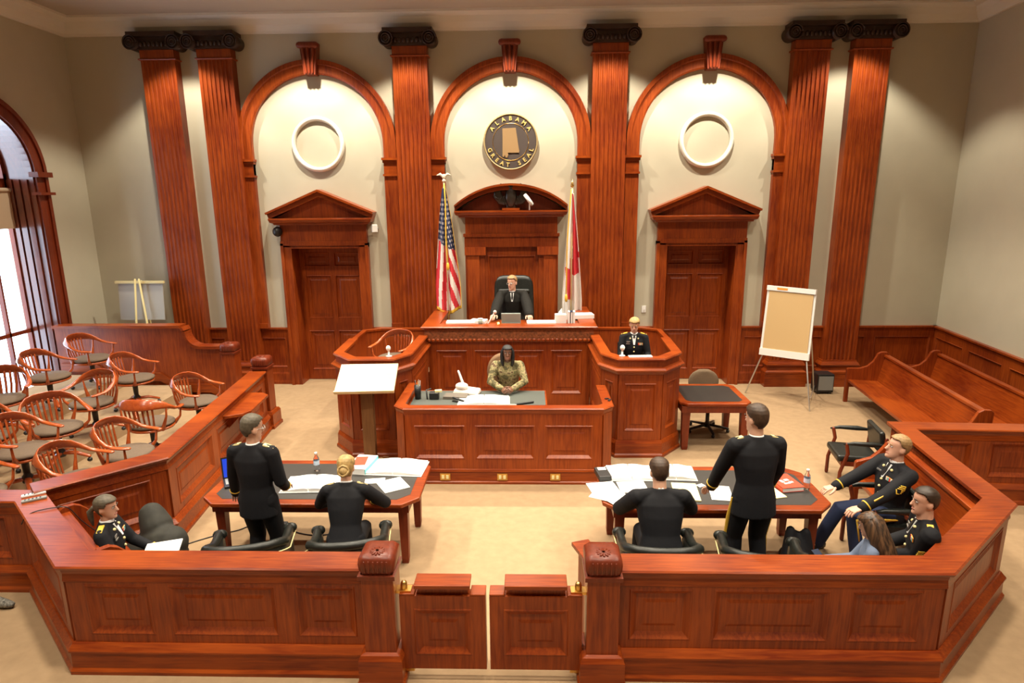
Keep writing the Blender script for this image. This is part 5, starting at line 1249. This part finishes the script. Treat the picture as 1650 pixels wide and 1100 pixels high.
# right table
binder('open white binder at the left end of the right table', (1.48, -6.15), .52, .38, R(0), Z, G)
binder('open white binder beyond the seated officer at the right table', (1.98, -6.14), .46, .36, R(-4), Z, G)
t = empty('black_case', 'black electronic case at the back left corner of the right table', 'case', (1.17, -6.22, Z), R(8))
mb = MB(); mb.box(-.07, .07, -.13, .13, 0, .06); mb.obj('case', 'black', t, None, .008); mb = MB(); mb.box(-.04, .05, .04, .11, .06, .063); mb.obj('label', 'white', t)
GF = 'fanned papers on the right table'
for i, (x, y, rz, l) in enumerate(((1.14, -6.50, 12, 'fanned paper nearest the table corner, topmost'), (1.16, -6.68, -28, 'fanned paper overhanging the left table edge'), (1.26, -6.76, -55, 'fanned paper lowest towards the railing'), (1.46, -6.48, 4, 'single paper between fan and seated officer'))):
    papers(l, (x, y), .30, .26, R(rz), Z+.004*i*(i < 3), .004, group=GF)
papers('yellow legal pad right of the seated officer', (2.00, -6.60), .26, .40, R(-6), Z, .012, 'yellow', name='legal_pad', cat='notepad')
papers('white sheet under the tall officer\'s watch hand', (2.36, -6.62), .22, .34, R(-8), Z, .005, group='sheets by the tall officer')
papers('small white triangle of paper on the black inlay', (2.20, -6.44), .08, .06, R(30), Z, .004, group='sheets by the tall officer')
papers('cream folder left of the red book', (2.88, -6.58), .20, .32, R(14), Z, .008, 'yellow', name='folder', cat='folder')
book('thick red paperback on the right table by the bottle', (3.10, -6.42), .25, .33, .05, R(10), Z, 'red', [(.1, .05, .22, .12), (-.15, -.02, .14, .18), (.2, -.12, .18, .1), (-.02, -.18, .3, .08), (-.1, .33, .4, .06)])
# clerk desk
ZC = .9705
t = empty('pen_cup', 'dark pen cup at the left end of the clerk desk', 'pen cup', (-1.27, -4.05, ZC))
mb = MB(); mb.lathe([(.0, 0), (.045, 0), (.05, .20), (.044, .20), (.04, .02), (0, .02)], n=16); mb.obj('cup', 'black', t)
for k in range(5):
    mb = MB(); a = k*1.3; mb.tube([(.02*math.cos(a), .02*math.sin(a), .03), (.04*math.cos(a), .04*math.sin(a), .27)], .005, 6); mb.obj('pen', ['white', 'silver', 'grey', 'black', 'goldpale'][k], t)
t = empty('desk_scale', 'black gadget with pale top on the clerk desk', 'desk gadget', (-1.03, -4.05, ZC))
mb = MB(); mb.cbox((0, 0, .05), .14, .10, .10); mb.obj('body', 'black', t, None, .012); mb = MB(); mb.cbox((.06, .01, .115), .10, .05, .03, R(15)); mb.obj('pale_top', 'yellow', t); mb = MB(); mb.tube([(-.1, -.03, .01), (-.12, .03, .12), (-.06, .06, .13)], .012, 8); mb.obj('hook', 'black', t)
single('folder', 'grey brown closed folder on the clerk desk', 'folder', (lambda m: (m.cbox((0, 0, .02), .34, .20, .04, R(-6)), m)[1])(MB()), plain('grey brown board', (.13, .11, .09), .6), (-.72, -4.00, ZC))
t = empty('stapler', 'black stapler in front of the closed folder', 'stapler', (-.66, -4.22, ZC), R(-30)); mb = MB(); mb.box(-.10, .10, -.02, .02, 0, .015); mb.obj('base', 'black', t); mb = MB(); mb.cbox((0, 0, .045), .20, .03, .025, 0, 0, R(8)); mb.obj('arm', 'black', t, None, .006)
t = empty('desk_microphone', 'cream telephone-like machine with an upright handle on the clerk desk', 'telephone', (-.58, -3.78, ZC), R(-12))
mb = MB(); mb.quadstrip([[(-.20, -.10, 0), (.20, -.10, 0), (.20, .10, 0), (-.20, .10, 0)], [(-.18, -.08, .06), (.19, -.08, .045), (.19, .09, .07), (-.18, .09, .10)]]); mb.obj('base', plain('cream plastic', (.75, .66, .60), .45), t, None, .02)
mb = MB(); mb.ell((-.08, 0, .10), .10, .08, .06); mb.obj('hump', plain('cream shell', (.78, .70, .64), .4), t)
mb = MB(); mb.tube([(-.06, .02, .12), (-.14, .04, .32)], (.022, .016), 10, up=(1, 0, 0)); mb.obj('handle', 'white', t)
binder('open white binder with tab on the clerk desk', (-.30, -4.18), .74, .40, R(2), ZC, G)
single('grey_keyboard', 'grey device lying in front of the clerk\'s hands', 'device', (lambda m: (m.cbox((0, 0, .012), .30, .09, .024, R(-2)), m)[1])(MB()), 'grey', (.02, -4.40, ZC))
single('marker_pen', 'long black marker lying slanted on the clerk desk', 'pen', (lambda m: (m.tube([(-.12, -.05, .016), (.12, .05, .016)], .016, 8), m)[1])(MB()), 'black', (.28, -4.30, ZC))
papers('white slip at the right front of the clerk desk', (.42, -4.50), .24, .07, R(2), ZC, .02, group='white slips on the clerk desk')
papers('white page tucked under the clerk\'s hands', (.0, -4.18), .26, .20, R(-4), ZC+.0, .004, group='white slips on the clerk desk') if False else None
single('keys', 'small dark keys on the clerk desk rim at the right', 'keys', (lambda m: (m.cbox((0, 0, .006), .05, .03, .012, R(30)), m.cbox((.03, -.06, .006), .03, .08, .012, R(-20)), m)[2])(MB()), 'black', (1.42, -4.42, 1.086))
# bench
ZB = 1.641
for i, (x, y, sx, sy, rz, th, l) in enumerate(((-.86, -1.86, .50, .26, 3, .05, 'papers heaped at the left end of the judge\'s bench'), (-.55, -1.78, .28, .22, -12, .06, 'papers heaped left of the grey cup'), (.56, -1.9, .50, .26, 2, .05, 'papers spread in front of the judge\'s left arm'))):
    papers(l, (x, y), sx, sy, R(rz), ZB, th, group='papers on the judge\'s bench')
t = empty('cup', 'grey green cup on the judge\'s bench', 'cup', (-.50, -2.0, ZB)); mb = MB(); mb.lathe([(0, 0), (.036, 0), (.042, .12), (.036, .12), (.032, .02), (0, .02)], n=18); mb.obj('body', plain('grey green glaze', (.30, .36, .32), .4), t); mb = MB(); mb.lathe([(.043, .115), (.045, .12), (.043, .128), (.034, .128)], n=18); mb.obj('rim', 'white', t)
t = empty('bench_microphone', 'slanted pink-white microphone on the judge\'s bench', 'microphone', (-.30, -1.92, ZB)); mb = MB(); mb.tube([(-.08, -.02, .0), (.04, .02, .20)], .016, 8); mb.obj('stem', plain('pale pink plastic', (.78, .58, .52), .45), t); mb = MB(); mb.ell((.05, .02, .22), .03, .028, .034); mb.obj('head', plain('pale pink foam', (.80, .66, .60), .6), t)
t = empty('gavel_block', 'brass sounding piece beside the grey monitor', 'ornament', (-.19, -1.95, ZB)); mb = MB(); mb.lathe([(0, 0), (.07, 0), (.07, .02), (.03, .03), (.03, .05), (0, .055)], n=16); mb.obj('block', 'brass', t)
t = empty('monitor', 'low grey monitor facing the judge', 'monitor', (.03, -1.86, ZB)); mb = MB(); mb.cbox((0, 0, .10), .34, .03, .19, 0, R(10)); mb.obj('casing', plain('grey casing', (.28, .33, .31), .4), t, None, .006); mb = MB(); mb.box(-.16, .16, -.01, .14, 0, .015); mb.obj('foot', 'silver', t); mb = MB(); mb.cbox((0, -.022, .165), .33, .006, .03, 0, R(10)); mb.obj('top_band', 'silver', t)
t = empty('tissue_box', 'white tissue box with a tissue at the right of the bench', 'tissue box', (.90, -1.84, ZB)); mb = MB(); mb.box(-.10, .10, -.07, .07, 0, .17); mb.obj('carton', 'white', t, None, .005); mb = MB(); mb.tube([(-.01, 0, .16), (0, 0, .20), (.02, 0, .26)], [.04, .035, .01], 7, flat=.5); mb.obj('tissue', 'paper', t)
for i, (x, m, l) in enumerate(((1.045, 'white', 'white upright book next to the tissue box'), (1.09, 'navyblue', 'dark blue upright book on the bench'), (1.135, 'white', 'white upright book right of the dark blue one'))):
    book(l, (x, -1.84), .038, .17, .22, 0, ZB, m, group='upright books on the bench')
papers('stack of papers jutting over the right end of the bench', (1.30, -1.45), .42, .24, R(8), 1.672, .07, name='paper_stack')
# bar railing odds and ends
for (x, y, l, m) in ((-4.56, -7.16, 'pale grey remote control on the left railing corner', 'white'), (-4.47, -7.27, 'dark grey remote control on the left railing corner', 'grey')):
    t = empty('remote_control', l, 'remote control', (x, y, .98), R(-55+90), 'remote controls on the railing'); mb = MB(); mb.box(-.10, .10, -.024, .024, 0, .022); mb.obj('case', m, t, None, .006); mb = MB()
    for k in range(5): mb.cbox((-.07+.03*k, 0, .0235), .012, .03, .003)
    mb.obj('buttons', 'black', t)
def cable(label, pts, r=.006, name='cable'):
    mb = MB(); P = []
    pv = [Vector(p) for p in pts]
    for i in range(len(pv)-1):
        a, b, c, d = pv[max(0, i-1)], pv[i], pv[i+1], pv[min(len(pv)-1, i+2)]
        for k in range(6):
            s = k/6; P.append(.5*((2*b)+(c-a)*s+(2*a-5*b+4*c-d)*s*s+(3*b-a-3*c+d)*s**3))
    P.append(pv[-1]); mb.tube(P, r, 6); return single(name, label, 'cable', mb, 'black')
cable('thin black cable draped over the left diagonal railing', [(-4.36, -7.585, .90), (-4.33, -7.56, .96), (-4.27, -7.50, .988), (-4.12, -7.42, .988), (-4.05, -7.38, .955), (-4.0, -7.32, .80), (-3.9, -7.25, .62)], .005)
cable('black cable on the carpet from railing to left table', [(-3.85, -6.9, .008), (-3.62, -6.5, .008), (-3.35, -6.25, .008), (-3.1, -6.1, .008), (-2.98, -6.0, .008), (-2.6, -5.95, .008)])
cable('black cable on the carpet under the left table', [(-2.55, -6.02, .008), (-2.35, -6.15, .008), (-2.1, -6.2, .008), (-1.8, -6.12, .008), (-1.5, -6.15, .008)])
single('power_adapter', 'black power adapter on the floor under the left table', 'adapter', (lambda m: (m.cbox((0, 0, .02), .13, .07, .04), m)[1])(MB()), 'black', (-2.62, -5.97, 0), bevel=.006)
# bags, coats
def lump(label, name, cat, c, prof, mat, vox=.02):
    t = empty(name, label, cat, c)
    b = MB()
    for p, q, r in prof: b.tube([p, q], r, 12)
    baked(b, 'body', vox, [mat], t, 6); return t
M['coat'] = plain('dark olive coat cloth', (.018, .017, .012), .8, noise=.3, nscale=12)
lump('dark coat over a bag beside the ponytailed soldier', 'draped_coat', 'coat', (-3.42, -7.05, 0), [((-.18, .0, .30), (.10, -.05, .42), (.20, .20)), ((-.05, .05, .55), (-.12, .10, .66), (.16, .13)), ((.15, -.15, .32), (.3, -.2, .2), (.14, .12)), ((0, 0, .25), (0, 0, .08), (.25, .2))], 'coat')
papers('white papers on the soldier\'s lap in the left corner', (-3.06, -7.58), .30, .22, R(20), .66, .012)
lump('black coat and bag on the floor beside the tall officer\'s chair', 'black_bag', 'bag', (3.05, -7.05, 0), [((0, -.1, .13), (.0, .25, .15), (.13, .11)), ((.02, .0, .2), (.0, .18, .42), (.12, .07)), ((.12, .1, .15), (.10, .14, .48), (.09, .05)), ((-.1, .05, .2), (-.05, .15, .5), (.08, .05))], 'navy')
t = empty('smartphone', 'dark phone in the long-haired woman\'s hand', 'phone', (2.98, -7.58, .60), R(20)); mb = MB(); mb.cbox((0, 0, .02), .075, .15, .01, 0, R(25)); mb.obj('case', plain('dark blue phone', (.02, .03, .06), .3), t, None, .003)
# short return panel behind the right gate post, papers standing against it
t = T('return_panel', 'short wooden return panel behind the right gate post', 'panel', (.84, -8.02, 0))
mb = MB(); mb.obox((.855, -8.04, .45), (.055, -.155, 0), (.028, .010, 0), (0, 0, .45)); t.part('panel', mb, 'wood')
mb = MB(); mb.obox((.845, -8.04, .915), (.06, -.175, 0), (.075, .027, 0), (0, 0, .018)); t.part('cap', mb, 'wood_x', bevel=.005)
papers('white papers standing beside the return panel', (1.03, -7.86), .02, .20, R(-30), .0, .86, name='paper_roll')
# visitor's shoe at the left edge
t = T('patterned_shoe', 'toe of a grey patterned shoe at the left edge of the floor', 'shoe', (-4.85, -7.62, 0))
mb = MB(); mb.tube([(-4.95, -7.52, .07), (-4.82, -7.54, .06), (-4.70, -7.56, .045), (-4.64, -7.565, .04)], [(.045, .06), (.05, .05), (.048, .038), (.035, .028)], 12, up=(0, 1, 0)); t.part('upper', mb, plain('mottled grey knit', (.16, .15, .13), .8, noise=.8, nscale=60))
mb = MB(); mb.tube([(-4.96, -7.52, .012), (-4.64, -7.565, .012)], (.05, .012), 10, up=(0, 1, 0)); t.part('sole', mb, 'black')
